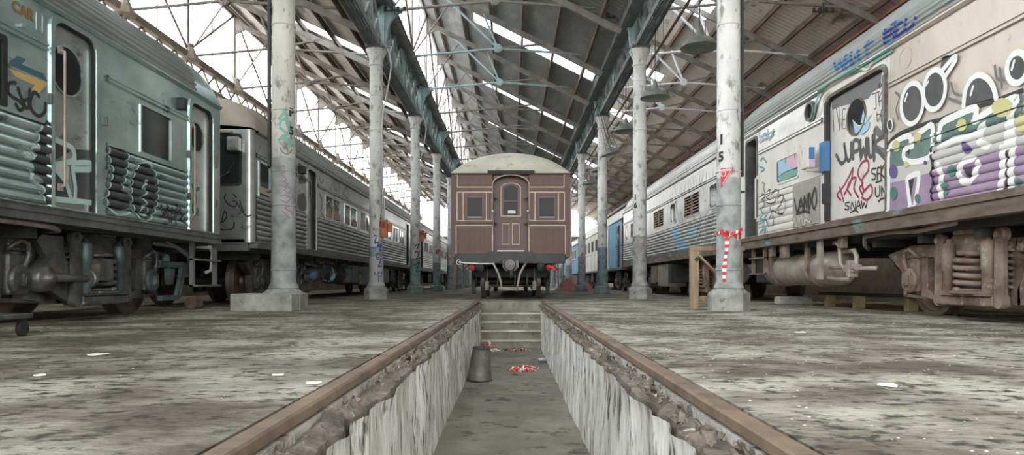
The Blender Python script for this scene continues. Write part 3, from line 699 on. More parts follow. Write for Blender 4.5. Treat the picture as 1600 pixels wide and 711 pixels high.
for i, (x, y, lb) in enumerate(lamps):
    t = make_lamp(1.95) if L0 is None else copy_tree(L0); L0 = L0 or t
    t.location = (x, y, H + 4.39); tag(t, lb, 'lamp', 'dome lamps along the right row')
    if i == 0:
        for dx in (-.12, .12): MB().tube([(dx, 0, .19), (dx * .4, 0, 1.9)], .006, 5).build('stay_wire', M['dark'], t)
    if i == 3: t.rotation_euler = (0, -.25, 0)

# ------------------------------------------------------------------ inspection pit and rails
def grid_mesh(fn, nu, nv, name, m, parent=None, smooth=True):
    vs = [fn(i / nu, j / nv) for i in range(nu + 1) for j in range(nv + 1)]
    fs = [(i * (nv + 1) + j, i * (nv + 1) + j + 1, (i + 1) * (nv + 1) + j + 1, (i + 1) * (nv + 1) + j) for i in range(nu) for j in range(nv)]
    return MB().add(vs, fs).build(name, m, parent, smooth)
def nz(x, y, z=0., s=1.): return mnoise.noise(Vector((x * s, y * s, z * s)))
PE, PA = 15.2, -3.0                      # the stair end of the pit; its other end lies behind the camera
PF = H - 1.215                           # pit floor height
def yv(u): return PA + (PE - PA) * u
def edge_x(y): return .578 + .012 * nz(y, 3.1, s=1.7) + .026 * nz(y, 9.1, s=5) + .012 * nz(y, 2.2, s=17) + (.10 * max(0, (y - 12.2) / 3))
for sg, nm in ((-1, 'left'), (1, 'right')):
    wl_ = lambda u, v, sg=sg: (sg * (edge_x(yv(u)) * (1 - v) + (.555 + .10 * max(0, (yv(u) - 12.2) / 3)) * v + .010 * nz(yv(u), v * 1.2, sg * 4., 3.) - .012 * math.exp(-v * 18)), yv(u), -.095 + .010 * nz(yv(u), 5. * sg, s=5) * (1 - v) + (PF - .03 + .095) * v)
    struct(grid_mesh(wl_, 420, 26, 'wall_pit_%s' % nm, M['whitewash']))
    def led(u, v, sg=sg):
        y = yv(u); x = .712 + (edge_x(y) - .712) * v
        b = max(0, nz(y, x * 3, sg * 7., 2.3)) * .05 + max(0, nz(y, x * 4, sg * 2., 9.)) * .035 + .012 * nz(y, x, sg, 30)
        b *= (math.sin(PI * min(1, v * 1.05)) ** .7 if v < .97 else 0)
        if v > .95: return (sg * (x + .004), y, -.17)
        return (sg * x, y, -.088 - .007 * v + b)
    struct(grid_mesh(led, 900, 8, 'trim_%d' % (5 if sg < 0 else 6), M['dirt'], None, False))
    # curb face under the rail
    cb = MB().box(min(sg * .700, sg * .80), max(sg * .700, sg * .80), PA, PE, -.10, -.050)
    struct(cb.build('trim_%d' % (7 if sg < 0 else 8), mat('curb_whitewash', (.72, .70, .66), (.34, .31, .27), rough=.85, scale=5, amt=.5, bump=.8, c3=(.10, .085, .065), amt3=.2, scale3=9)))
    r = MB(); prof = [(.700, -.035), (.703, -.004), (.712, .004), (.768, .004), (.777, -.004), (.780, -.035), (.748, -.045), (.748, -.06), (.732, -.06), (.732, -.045)]
    vs = []; n = len(prof); K = 260
    for i in range(K + 1):
        y = PA + (70 - PA) * (i / K) ** 1.3
        for (x, z) in prof: vs.append((sg * (x + .0035 * nz(y, x * 9, s=5)), y, z + .002 * nz(y, 4, s=7)))
    r.add(vs, [(i * n + k, i * n + (k + 1) % n, (i + 1) * n + (k + 1) % n, (i + 1) * n + k) for i in range(K) for k in range(n)])
    tag(r.build('pit_rail', M['railtop']), 'worn brown rail along the %s edge of the pit' % nm, 'rail', 'rails of the central track')
# rubble lying on the ledges
for sg in (-1, 1):
    rb = MB(); random.seed(11 + sg)
    for i in range(420):
        y = random.uniform(1.1, 15); x = sg * random.uniform(.60, .695); s = random.uniform(.006, .022) * (1.3 if nz(y, sg, s=1.2) > .1 else .7)
        pts = [Vector((random.uniform(-1, 1), random.uniform(-1, 1), random.uniform(-.7, .7))).normalized() * s * random.uniform(.7, 1.2) for _ in range(8)]
        bm = bmesh.new(); [bm.verts.new(p) for p in pts]; bmesh.ops.convex_hull(bm, input=bm.verts); bm.verts.index_update()
        rb.add([(v.co.x + x, v.co.y + y, v.co.z - .072 + random.uniform(0, .025)) for v in bm.verts], [tuple(v.index for v in f.verts) for f in bm.faces]); bm.free()
    tag(rb.build('rubble', M['dirt']), 'crumbled concrete and dirt lying on the %s ledge of the pit' % ('left' if sg < 0 else 'right'), 'rubble', None, 'stuff')
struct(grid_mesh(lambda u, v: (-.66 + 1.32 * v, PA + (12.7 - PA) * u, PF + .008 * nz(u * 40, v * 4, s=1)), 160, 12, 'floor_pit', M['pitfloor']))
# steps at the far end
st = MB(); ns = MB(); zs = [0, -.215, -.355, -.495, -.64, PF - .01]; ys = [15.2, 14.15, 13.45, 12.95, 12.45]
for i in range(5):
    y = ys[i]; yb = ys[i - 1] if i else 15.6
    if i: st.box(-.70, .70, y, yb + .01, zs[i + 1] - .0, zs[i]); ns.box(-.70, .70, y - .03, y + .02, zs[i] - .03, zs[i] + .004)
    else: st.box(-.70, .70, 15.2, 15.6, zs[1], -.001)
st.box(-.8, .8, 12.5, 15.6, PF - .3, PF - .005)
struct(ns.build('trim_9', mat('nosing', (.66, .64, .57), (.36, .34, .3), rough=.8, scale=4)))
struct(st.build('floor_steps', mat('step_concrete', (.38, .36, .31), (.16, .15, .125), rough=.85, scale=2.5, amt=.5, bump=.5, stretch=(1, 1, .5), c3=(.10, .09, .08), amt3=.12)))
# cross marks of the side tracks
tr_no = 0
for cx, nm in ((-5.93, 'left'), (6.2, 'right')):
    for s in (-.75, .75):
        tag(MB().prism([(cx + s - .036, -.10), (cx + s - .036, .008), (cx + s - .028, .016), (cx + s + .028, .016), (cx + s + .036, .008), (cx + s + .036, -.10)], -4, 70, 'y').build('rail', M['railtop']), 'rusty rail set in the floor under the %s train, on the %s side' % (nm, 'aisle' if (s > 0) == (cx < 0) else 'wall'), 'rail', 'rails of the side tracks')

# things lying in the pit
b = empty('bin', ((749.5 - CX) / F * 8.3, 8.3, PF + .004))
MB().lathe([(.145, 0), (.15, .0), (.147, .02), (.125, .25), (.102, .395), (.106, .40), (.104, .41), (.096, .405), (.094, .38), (.12, .1), (.13, .02), (0, .015)], n=32).build('bin_body', M['bucket'], b, True)
MB().lathe([(.152, .0), (.158, .006), (.152, .014)], n=32).lathe([(.1035, .39), (.108, .40), (.1035, .412)], n=32).build('rim', M['dark'], b, True)
b.rotation_euler = (.03, .05, 0)
tag(b, 'battered grey tapered metal bin standing in the pit against its left wall', 'bin')
def scrap_heap(name, c, rx, ry, hgt, n, mats, label, cat, seed, size=.05):
    random.seed(seed); parts = [MB() for _ in mats]
    for i in range(n):
        a = random.uniform(0, 2 * PI); q = math.sqrt(random.random()); x, y = c[0] + rx * q * math.cos(a), c[1] + ry * q * math.sin(a); z = c[2] + .006 + hgt * (1 - q) * random.random()
        L = []; an = random.uniform(0, PI); wd = size * random.uniform(.25, .45); ln = size * random.uniform(.8, 2.2)
        for k in range(5):
            u = (k / 4 - .5) * ln; zz = max(c[2] + .002, z + .02 * math.sin(k * 1.7 + i)); a2 = an + .25 * math.sin(k + i)
            px, py = x + u * math.cos(a2), y + u * math.sin(a2); L += [(px - wd / 2 * math.sin(a2), py + wd / 2 * math.cos(a2), zz), (px + wd / 2 * math.sin(a2), py - wd / 2 * math.cos(a2), zz + .012 * math.sin(i))]
        parts[i % len(mats)].add(L, [(2 * k, 2 * k + 1, 2 * k + 3, 2 * k + 2) for k in range(4)])
    o = parts[0].build(name, mats[0])
    for p, m in zip(parts[1:], mats[1:]): p.build('white_stripe', m, o)
    return tag(o, label, cat)
def pit_at(px, py, z=PF): d = F * (H - z) / (py - CY); return ((px - CX) / F * d, d, z)
M['redbright'] = plain('red_tape', (.72, .10, .10), .5)
scrap_heap('tape_heap', pit_at(820, 578), .17, .26, .06, 90, [M['redbright'], M['white'], M['redbright']], 'crumpled heap of red and white barrier tape on the pit floor', 'tape', 3, .07)
scrap_heap('tape_scraps', pit_at(763, 545), .05, .10, .30, 34, [M['redbright'], M['white']], 'tangle of red and white tape in the left corner by the steps', 'tape', 5, .08)
scrap_heap('yellow_tape', pit_at(770, 549), .10, .2, .03, 16, [plain('yellow_plastic', (.65, .62, .22), .5), M['white']], 'yellow and white plastic strips at the foot of the pit steps', 'tape', 8, .10)
scrap_heap('plastic_strips', pit_at(812, 548), .26, .10, .02, 22, [M['dark'], M['white'], M['redbright']], 'dark and white litter strips lying along the lowest step', 'litter', 9, .07)
cn = pit_at(847, 566)
tag(MB().lathe([(0, 0), (.030, .003), (.034, .012), (.034, .115), (.030, .125), (0, .128)], (cn[0] - .06, cn[1], cn[2] + .036), 'x', 20).build('drink_can', mat('can_metal', (.45, .50, .55), (.3, .3, .32), rough=.4, metal=.4), None, True), 'small grey drink can lying by the right pit wall', 'can')
# paper scraps on the floor
def paper(px, py, w, l, label, seed):
    d = F * H / (py - CY); random.seed(seed); n = 9; pts = []
    for k in range(n):
        a = 2 * PI * k / n; r = random.uniform(.6, 1.); pts.append(((px - CX) / F * d + w * r * math.cos(a), d + l * r * math.sin(a)))
    c = (sum(p[0] for p in pts) / n, sum(p[1] for p in pts) / n); vs = [(c[0], c[1], .010)] + [(x, y, .006 + .006 * random.random()) for x, y in pts] + [(x, y, .0035) for x, y in pts]
    tag(MB().add(vs, [(0, 1 + k, 1 + (k + 1) % n) for k in range(n)] + [(1 + k, 1 + n + k, 1 + n + (k + 1) % n, 1 + (k + 1) % n) for k in range(n)]).build('paper_scrap', M['white']), label, 'paper', 'white scraps on the floor')
paper(152, 555, .07, .06, 'white paper scrap on the floor in front of the left bogie', 1)
paper(490, 600, .035, .05, 'torn white scrap beside the left rail of the pit', 2)
paper(1388, 604, .05, .05, 'white scrap on the floor right of the pit, nearest of that side', 3)
paper(435, 587, .04, .03, 'pale flat scrap on the left floor, behind the torn one by the rail', 4)
paper(1250, 520, .05, .05, 'small white scrap on the right floor before the right bogie', 5)
paper(62, 588, .03, .03, 'small white scrap near the left edge of the floor', 6)
gr = MB(); random.seed(21)
for i in range(1500):
    y = 1.2 + 11 * random.random() ** 1.4; x = random.uniform(.85, 5.2) * random.choice((-1, 1))
    if random.random() < .6: x = abs(x)
    s = random.uniform(.0025, .008) * (1 + y * .05); a = random.uniform(0, PI); ca, sa = math.cos(a) * s, math.sin(a) * s; h = s * .5
    gr.add([(x + ca, y + sa, 0), (x - sa, y + ca, 0), (x - ca, y - sa, 0), (x + sa, y - ca, 0), (x, y, h)], [(0, 1, 4), (1, 2, 4), (2, 3, 4), (3, 0, 4)])
tag(gr.build('grit', mat('pale_grit', (.62, .60, .55), (.25, .23, .2), scale=2)), 'pale grit and crumbs scattered over the concrete floor', 'grit', None, 'stuff')

# ------------------------------------------------------------------ stainless steel carriages
class Car:
    """a carriage; n = outward from its aisle side, y = along the shed, z = up"""
    def __init__(s, sgn, S, C, ya, yb, root, z):
        s.sgn, s.S, s.C, s.ya, s.yb, s.root, s.z = sgn, S, C, ya, yb, root, z
        s.root.location = (sgn * C, (ya + yb) / 2, 0)
    def mb(s):
        cx, cy = s.sgn * s.C, (s.ya + s.yb) / 2
        return MB(lambda n, y, z: (s.sgn * (s.S - n) - cx, y - cy, z), flip=s.sgn < 0)
    def px(s, x, y, n=0.):
        d = F * (s.S - n) / abs(x - CX); return (d, H + (CY - y) * d / F)
    def pxs(s, pts, n=0.): return [s.px(x, y, n) for x, y in pts]
    def in_(s, mb, name, m, parent=None, smooth=False, label=None):
        o = mb.build(name, m, parent or s.root, smooth)
        if label: o['label'] = label
        return o
def flutes(z0, z1, n, amp):
    p = (z1 - z0) / n; out = []
    for k in range(n):
        for f, a in ((0, -1.1), (.10, .1), (.20, .66), (.36, 1), (.56, 1), (.74, .66), (.87, .1)): out.append((a * amp, z0 + p * (k + f)))
    out.append((-1.1 * amp, z1)); return out
def side_profile(z, nfl=8, amp=.019, plainz=False):
    """list of (n, z) from the sill up to the gutter"""
    P = [(.01, z['sill'])]
    if not plainz: P += [(.01, z['fl0'] - .001)] + flutes(z['fl0'], z['fl1'], nfl, amp) + [(.012, z['fl1'] + .001), (.012, z['fl1'] + .03), (0, z['fl1'] + .032)]
    else: P += [(0, z['fl0'])]
    b = z['belt']
    P += [(0, b - .035), (.028, b - .033), (.028, b - .012), (.012, b - .01), (.012, b + .01), (.028, b + .012), (.028, b + .033), (0, b + .035), (0, z['gut'] - .05), (.02, z['gut'] - .048), (.045, z['gut'] - .02), (.045, z['gut']), (-.005, z['gut'] + .004)]
    return P
def prof_n(P, zz):
    for (a, z0), (b, z1) in zip(P[:-1], P[1:]):
        if z0 <= zz <= z1: return a + (b - a) * (zz - z0) / max(1e-9, z1 - z0)
    return P[-1][0]
def sheet(mb, P, ya, yb, z0=-9, z1=99):
    Q = [p for p in P if z0 < p[1] < z1]
    if z0 > P[0][1]: Q = [(prof_n(P, z0), z0)] + Q
    if z1 < P[-1][1]: Q = Q + [(prof_n(P, z1), z1)]
    if len(Q) < 2: return
    n = len(Q); mb.add([(a, ya, b) for a, b in Q] + [(a, yb, b) for a, b in Q], [(k, k + 1, n + k + 1, n + k) for k in range(n - 1)])
def holed_side(mb, P, ya, yb, holes, zmax=99):
    ys = sorted({ya, yb, *[h[0] for h in holes if ya < h[0] < yb], *[h[1] for h in holes if ya < h[1] < yb]})
    for a, b in zip(ys[:-1], ys[1:]):
        m_ = (a + b) / 2; hs = sorted([(h[2], h[3]) for h in holes if h[0] < m_ < h[1]]); z = -9
        for h0, h1 in hs: sheet(mb, P, a, b, z, h0); z = h1
        sheet(mb, P, a, b, z, zmax)
def clip(poly, z, keep_above):
    out = []
    for i in range(len(poly)):
        a, b = poly[i], poly[(i + 1) % len(poly)]; ia = (a[1] >= z) == keep_above; ib = (b[1] >= z) == keep_above
        if ia: out.append(a)
        if ia != ib and abs(b[1] - a[1]) > 1e-9: t = (z - a[1]) / (b[1] - a[1]); out.append((a[0] + (b[0] - a[0]) * t, z))
    return out
def lay(mb, P, polys, off, creep=0.):
    """lay (y,z) polygons on the side, following its profile"""
    zs = [p[1] for p in P]
    for poly in polys:
        off += creep
        lo, hi = min(p[1] for p in poly), max(p[1] for p in poly)
        for (a, z0), (b, z1) in zip(P[:-1], P[1:]):
            if z1 <= lo or z0 >= hi or z1 - z0 < .0015: continue
            q = clip(clip(poly, z0, True), z1, False)
            if len(q) < 3: continue
            g = lambda zz: a + (b - a) * (zz - z0) / (z1 - z0) + off
            mb.add([(g(p[1]), p[0], p[1]) for p in q], [tuple(range(len(q)))])
def stroke_polys(pts, w, taper=False):
    """a ribbon of quads along the line, mitred so that neighbours meet without overlapping, with rounded ends"""
    P = [Vector(p) for p in pts]; P = [p for i, p in enumerate(P) if i == 0 or (p - P[i - 1]).length > w * .12]; n = len(P)
    if n < 2: return []
    D_ = [(P[i + 1] - P[i]).normalized() for i in range(n - 1)]; L, Rr = [], []
    for i in range(n):
        d0, d1 = D_[max(i - 1, 0)], D_[min(i, n - 2)]; t = d0 + d1
        t = t.normalized() if t.length > .2 else d1
        q = Vector((-t.y, t.x)); k = 1 / max(.55, abs(q.dot(Vector((-d1.y, d1.x))))); L.append(P[i] + q * w / 2 * k); Rr.append(P[i] - q * w / 2 * k)
    out = [[L[i][:], Rr[i][:], Rr[i + 1][:], L[i + 1][:]] for i in range(n - 1)]
    for c, d in ((P[0], -D_[0]), (P[-1], D_[-1])):
        an = math.atan2(d.y, d.x); out.append([(c.x + w / 2 * math.cos(an + (k - 3) * PI / 6), c.y + w / 2 * math.sin(an + (k - 3) * PI / 6)) for k in range(7)])
    return out
def smooth_pts(pts, k=4):
    P = [Vector((p[0], p[1])) for p in pts]; out = []
    for i in range(len(P) - 1):
        a = P[max(i - 1, 0)]; b = P[i]; c = P[i + 1]; d = P[min(i + 2, len(P) - 1)]
        for t in range(k):
            u = t / k; out.append((.5 * ((2 * b) + (-a + c) * u + (2 * a - 5 * b + 4 * c - d) * u * u + (-a + 3 * b - 3 * c + d) * u ** 3))[:])
    out.append(P[-1][:]); return out
def ear(poly):
    """split a simple polygon into triangles"""
    from mathutils.geometry import tessellate_polygon
    t = tessellate_polygon([[Vector((p[0], p[1], 0)) for p in poly]])
    return [[poly[i] for i in tri] for tri in t]
def graffiti(car, P, name, m, strokes=(), fills=(), w=.03, off=.0015, label=None, sm=True, mul=1.):
    """strokes and fills in photograph pixels, thrown onto the carriage side"""
    mb = car.mb(); car.coats = getattr(car, 'coats', 0) + 1; off = off * .3 + .0006 * car.coats
    k = 0
    for f in fills:
        if k: car.in_(mb, name, m, label=label); mb = car.mb()
        lay(mb, P, ear(car.pxs(smooth_pts(list(f) + [f[0]])[:-1] if sm else f)), off + .00012 * k); k += 1
    for s in strokes:
        q = car.pxs(s); q = smooth_pts(q) if sm and len(q) > 2 else q; lay(mb, P, stroke_polys(q, w), off + .00012 * k, .000012); k += 1
    return car.in_(mb, name, m, label=label)

def roof_curve(z, half, n=14, zt=None):
    """(n, z) from the gutter to the crown"""
    zt = zt or z['top']; zg = z['gut']; out = []
    for k in range(n + 1):
        a = k / n * PI / 2; out.append((.015 - half * (1 - math.cos(a) ** .78) if k < n else -half, zg + (zt - zg) * math.sin(a) ** .92))
    return out
def fluted_roof(curve, nfl, upto, amp):
    """replace the lower part of the curve with fine longitudinal flutes"""
    L = [0]
    for a, b in zip(curve[:-1], curve[1:]): L.append(L[-1] + math.hypot(b[0] - a[0], b[1] - a[1]))
    def at(s):
        for i in range(len(L) - 1):
            if s <= L[i + 1] + 1e-9:
                t = (s - L[i]) / (L[i + 1] - L[i]); a, b = Vector(curve[i]), Vector(curve[i + 1]); d = (b - a).normalized(); return a + (b - a) * t, Vector((d.y, -d.x))
        return Vector(curve[-1]), Vector((0, 1))
    out = []; p = upto / nfl
    for k in range(nfl):
        for f, a in ((0, 0), (.2, .8), (.42, 1), (.62, .8), (.8, 0)):
            c, n = at((k + f) * p); q = c + n * amp * a; out.append((q.x, q.y))
    c, n = at(upto); out.append((c.x, c.y)); out += [curve[i] for i in range(len(curve)) if L[i] > upto + .02]
    return out
def roof_surface(car, curve, ya, yb, name, m, taper_hi=False, taper_lo=False, cap=.8):
    half = car.C - car.S; mb = car.mb()
    full = curve + [(-2 * half - a, b) for a, b in reversed(curve[:-1])]
    st = [(ya, 1), (yb, 1)]
    zg = curve[0][1]
    def ring(y, f): return [(a, y, zg + (b - zg) * f) for a, b in full]
    seq = []
    T = [(0, 1), (.35, .97), (.6, .88), (.8, .70), (.93, .45), (1, .12)]
    if taper_lo: seq += [(ya + cap * (1 - t), f) for t, f in reversed(T)]
    else: seq += [(ya, 1)]
    if taper_hi: seq += [(yb - cap * (1 - t), f) for t, f in T]
    else: seq += [(yb, 1)]
    n = len(full); vs = []
    for y, f in seq: vs += ring(y, f)
    mb.add(vs, [(i * n + k, i * n + k + 1, (i + 1) * n + k + 1, (i + 1) * n + k) for i in range(len(seq) - 1) for k in range(n - 1)])
    return car.in_(mb, name, m, smooth=True)

def shell(car, m_end, P, zt):
    """far side, floor and ends of the body"""
    z = car.z; half = car.C - car.S; mb = car.mb()
    mb.box(-2 * half, -2 * half + .04, car.ya, car.yb, z['sill'], z['gut'])
    mb.box(-2 * half, -.16, car.ya, car.yb, z['sill'] - .02, z['sill'] + .06)
    car.in_(mb, 'far_side', m_end)
    return mb

def bogie(car, yc, m, m2, dampers=True, traction=False, lever=False, light=False):
    """two-axle bogie with cast side frames, coil springs and swing links; light = fewer details for far ones"""
    g = empty('bogie'); g.parent = car.root; g.location = (0, yc - (car.ya + car.yb) / 2, 0)
    C = car.C; sgn = car.sgn
    T = lambda n, y, z: (-sgn * n, y, z)                     # n measured from the track centre towards the aisle
    mk = lambda: MB(T, flip=sgn < 0)
    for ay in (-1.225, 1.225):
        for s in (1, -1):
            wv = mk(); o = (s * .735, ay, .452)
            pr = [(.0, .10), (.09, .10), (.10, .085), (.12, .045), (.28, .02), (.385, .045), (.40, .065), (.452, .065), (.455, .055), (.457, -.03), (.462, -.045), (.487, -.05), (.490, -.065), (.482, -.075), (.40, -.075), (.36, -.04), (.14, -.03), (.10, -.06), (0, -.06)]
            wv.lathe([(r, t * s) for r, t in pr], o, 'x', 40 if not light else 20); x = wv.build('wheel', M['wheel'], g, False)
        if s == -1: pass
        mk().tube([(-.9, ay, .452), (.9, ay, .452)], .075, 12).build('axle', M['dark'], g)
    for s in ((1, -1) if not light else (1,)):
        N0, N1 = s * .93, s * 1.06
        a, b = min(N0, N1), max(N0, N1)
        f = mk()
        for e in (1, -1):
            R = lambda pts: [(e * p, q) for p, q in pts]
            f.prism(R([(1.80, .80), (1.28, .90), (.52, .885), (.50, .74), (.95, .74), (1.36, .74), (1.60, .62)]), a, b)        # top member
            f.prism(R([(1.80, .80), (1.60, .62), (1.36, .74), (1.37, .30), (1.44, .245), (1.47, .56)]), a, b)                # outer pedestal leg
            f.prism(R([(.93, .75), (1.05, .75), (1.06, .26), (.80, .22), (.80, .28), (.93, .34)]), a, b)                    # inner pedestal leg
            f.prism(R([(.84, .76), (.72, .76), (.52, .36), (.52, .20), (.60, .20), (.66, .36)]), a + .01, b - .01)          # diagonal
            f.prism(R([(.53, .88), (.44, .86), (.44, .20), (.56, .20)]), a + .01, b - .01)
            f.prism(R([(1.44, .245), (.50, .20), (.50, .225), (1.42, .285)]), a + .03, b - .03)                                 # tie bar
            f.box(a - .02, b + .03, e * 1.22 - .40, e * 1.22 + .46, .885, .905) if 0 else None
        f.prism([(-.53, .885), (-.53, .80), (.53, .80), (.53, .885)], a - .05 * s if s > 0 else a, b)
        f.build('side_frame', m, g)
        if s < 0: continue
        for e in (1, -1):
            ab = mk(); y0 = e * 1.205
            ab.cbox(.92, 1.10, y0 - .14, y0 + .14, .31, .72, .02); ab.build('axle_box', m, g)
            c = mk(); c.lathe([(.155, 0), (.155, .03), (.135, .05), (.05, .06), (.0, .06)], (1.10, y0, .455), 'x', 24)
            for k in range(4): c.lathe([(.022, 0), (.022, .035), (0, .035)], (1.13, y0 + .105 * math.cos(PI / 4 + k * PI / 2), .455 + .105 * math.sin(PI / 4 + k * PI / 2)), 'x', 6)
            c.cbox(1.15, 1.19, y0 - .05, y0 + .05, .39, .52, .008).cbox(1.18, 1.20, y0 - .03, y0 + .03, .41, .50, .004); c.build('axle_box_cover', m2 if e > 0 else m, g)
            if not light:
                mk().tube([(1.0, y0 - .10, .70), (1.12, y0 - .12, .78), (1.15, y0 - .05, .84), (1.15, y0 + .06, .82), (1.14, y0 + .09, .70), (1.14, y0 + .03, .58)], .026, 8).build('brake_hose', m, g, True)
                ls = mk()
                for k in range(3): ls.lathe([(.10, 0), (.11, .01), (.11, .025), (.10, .035)], (1.0, y0, .70 + k * .04), 'z', 16)
                ls.build('leaf_pack', m, g)
        mk().coil((1.10, 0, 0), .20, .030, .345, .75, 5 if light else 5, 8, 20).build('spring', m, g, True)
        mk().lathe([(.25, 0), (.27, .01), (.27, .03), (.20, .045), (.20, .06)], (1.10, 0, .30), 'z', 24).build('spring_seat', m, g)
        for e in (1, -1):
            mk().coil((1.04, e * .40, 0), .065, .020, .33, .78, 7, 6, 12).build('small_spring', m, g, True)
            if dampers:
                d = mk(); d.lathe([(.052, 0), (.06, .02), (.06, .26), (.07, .27), (.07, .55), (.06, .57), (.03, .58), (.03, .62)], (1.20, e * .315, .30), 'z', 18); d.build('damper', m2, g, True)
            l = mk(); yl = -.47 if e < 0 else .50
            l.prism([(yl - .06, .93), (yl + .06, .93), (yl + .075, .24), (yl - .075, .24)], 1.16, 1.205)
            l.lathe([(.075, 0), (.085, .01), (.085, .07), (.07, .08), (0, .08)], (1.13, yl, .92), 'x', 18).lathe([(.065, 0), (.075, .01), (.075, .09), (0, .09)], (1.13, yl, .235), 'x', 16).lathe([(.035, 0), (.035, .04), (0, .04)], (1.20, yl, .92), 'x', 6)
            l.build('swing_link', m, g)
        p = mk(); p.cbox(1.0, 1.24, -.42, .50, .175, .285, .015).prism([(-.40, .285), (.42, .285), (.34, .335), (-.32, .335)], 1.02, 1.27); p.build('spring_plank', m, g)
        q = mk(); q.prism([(-.50, .82), (-.28, .98), (.28, .98), (.50, .82), (.46, .76), (-.46, .76)], 1.02, 1.16); q.cbox(.6, 1.26, -.17, .17, .96, 1.12, .01); q.cbox(.5, 1.30, -.36, .36, 1.115, 1.16, .01); q.build('bolster', m, g)
        q = mk(); q.box(1.262, 1.268, -.13, .13, .985, 1.095)
        for k in range(3): q.lathe([(.014, 0), (.014, .016), (0, .016)], (1.262, -.10 + .1 * k, 1.04), 'x', 6)
        q.build('bolster_plate', m2, g)
        if traction:
            t = mk(); t.prism([(-1.0, .60), (-1.12, .42), (-.98, .33), (-.88, .36), (-.40, .16), (-.30, .20), (-.60, .72), (-.62, .92), (-.95, .92), (-1.02, .86), (-.88, .70)], 1.08, 1.15); t.build('traction_bracket', m2 if 0 else m, g)
            t = mk(); t.lathe([(.05, -.03), (.13, -.02), (.14, 0), (.14, .12), (.12, .15), (.08, .15), (.075, .17), (.045, .18), (.045, .21), (0, .21)], (1.12, -1.02, .47), 'x', 24); t.build('traction_eye', m, g, True)
            mk().tube([(1.22, -.92, .475), (1.22, -.28, .47)], .042, 12).build('traction_rod', m, g, True)
            t = mk(); t.lathe([(.095, -.03), (.11, -.02), (.11, .03), (.08, .06)], (1.22, -.32, .47), 'y', 16); t.prism([(-.33, .45), (-.07, .45), (-.07, .63), (-.12, .70), (-.28, .70), (-.33, .63)], 1.24, 1.36); t.build('rod_bush', m, g)
        if lever:
            t = mk(); yy = 1.62
            t.lathe([(.05, 0), (.06, .02), (.06, .16), (.045, .2)], (1.12, yy - .06, .62), 'z', 12); t.tube([(1.16, yy - .3, .68), (1.16, yy + .28, .68)], .045, 10); t.lathe([(.055, -.03), (.055, .03)], (1.16, yy - .3, .68), 'y', 10)
            t.beam((1.18, yy + .30, .72), (1.18, yy + .12, .24), .035, .05, (1, 0, 0)); t.beam((1.18, yy + .38, .70), (1.18, yy + .20, .22), .03, .05, (1, 0, 0)); t.box(1.1, 1.18, yy - .25, yy + .2, .18, .25); t.prism([(yy - .1, .62), (yy + .05, .62), (yy + .0, .40), (yy - .08, .40)], 1.12, 1.2)
            t.build('brake_lever', m2, g)
    return g

def step_ladder(car, y, w, z0, z1, m, name='step_ladder'):
    t = car.mb(); n0, n1 = -.12, -.06
    t.box(n0, n1, y, y + .05, z0, z1).box(n0, n1, y + w - .05, y + w, z0, z1).box(n0, n1 + .06, y, y + w, z0, z0 + .025).box(n0, n1 + .06, y, y + w, (z0 + z1) / 2 + .02, (z0 + z1) / 2 + .045)
    return car.in_(t, name, m)
def window(car, ya, yb, z0, z1, m_frame, m_pane, r=.03, fw=.05, depth=.03, proud=.012, name='window', blind=None, split=False):
    wo = car.mb(); wo.ring(rrect(ya, yb, z0, z1, r), rrect(ya + fw, yb - fw, z0 + fw, z1 - fw, r * .8), -depth, proud); w_ = car.in_(wo, name, m_frame)
    p = car.mb(); p.prism(rrect(ya + fw * .8, yb - fw * .8, z0 + fw * .8, z1 - fw * .8, r), -.012, -.006); o = p.build('pane', m_pane, w_)
    if split: car.mb().box(-.004, .008, (ya + yb) / 2 - .02, (ya + yb) / 2 + .02, z0 + fw, z1 - fw).build('mullion', m_frame, w_)
    if blind: car.mb().box(-.005, -.002, ya + fw, yb - fw, blind[0], blind[1]).build('blind', M['blind'], w_)
    return w_
def door(car, ya, yb, z0, z1, m_leaf, m_frame, recess=.10, port=None, r=.12, fw=.055, leaf_to=None, hinge=True, handle=True):
    """recessed sliding door in a rounded opening"""
    fr = car.mb(); fr.ring(rrect(ya - fw, yb + fw, z0 - .02, z1 + fw, r, corners=(0, 0, 1, 1)), rrect(ya, yb, z0, z1, r, corners=(0, 0, 1, 1)), -recess - .02, .018)
    d = car.mb(); d.box(-recess - .04, -recess, ya - .03, yb + .03, z0 - .01, z1 + .04)
    D = car.in_(d, 'door', m_leaf)
    fr.build('door_frame', m_frame, D)
    car.mb().ring(rrect(ya - .004, yb + .004, z0 - .01, z1 + .004, r, corners=(0, 0, 1, 1)), rrect(ya + .016, yb - .016, z0, z1 - .016, r * .9, corners=(0, 0, 1, 1)), -recess - .01, -.006).build('gasket', M['rubber'], D)
    if port:
        pc, pz, pr = port; q = car.mb(); n = 28
        o = [(pc + (pr + .022) * math.cos(2 * PI * k / n), pz + (pr + .022) * math.sin(2 * PI * k / n)) for k in range(n)]; i_ = [(pc + pr * math.cos(2 * PI * k / n), pz + pr * math.sin(2 * PI * k / n)) for k in range(n)]
        q.ring(o, i_, -recess, -recess + .015); q.build('porthole_rim', m_frame, D)
        q = car.mb(); q.prism(i_, -recess + .001, -recess + .004); q.build('porthole_pane', M['pane_dark'], D)
    return D
def grab(car, y, z0, z1, m, n=.05):
    t = car.mb(); t.tube([(0, y, z0), (n, y, z0 + .015), (n, y, z0 + .05), (n, y, z1 - .05), (n, y, z1 - .015), (0, y, z1)], .013, 8)
    for zz in (z0, z1): t.box(-.002, .02, y - .03, y + .03, zz - .035, zz + .035)
    return car.in_(t, 'grab_rail', m)
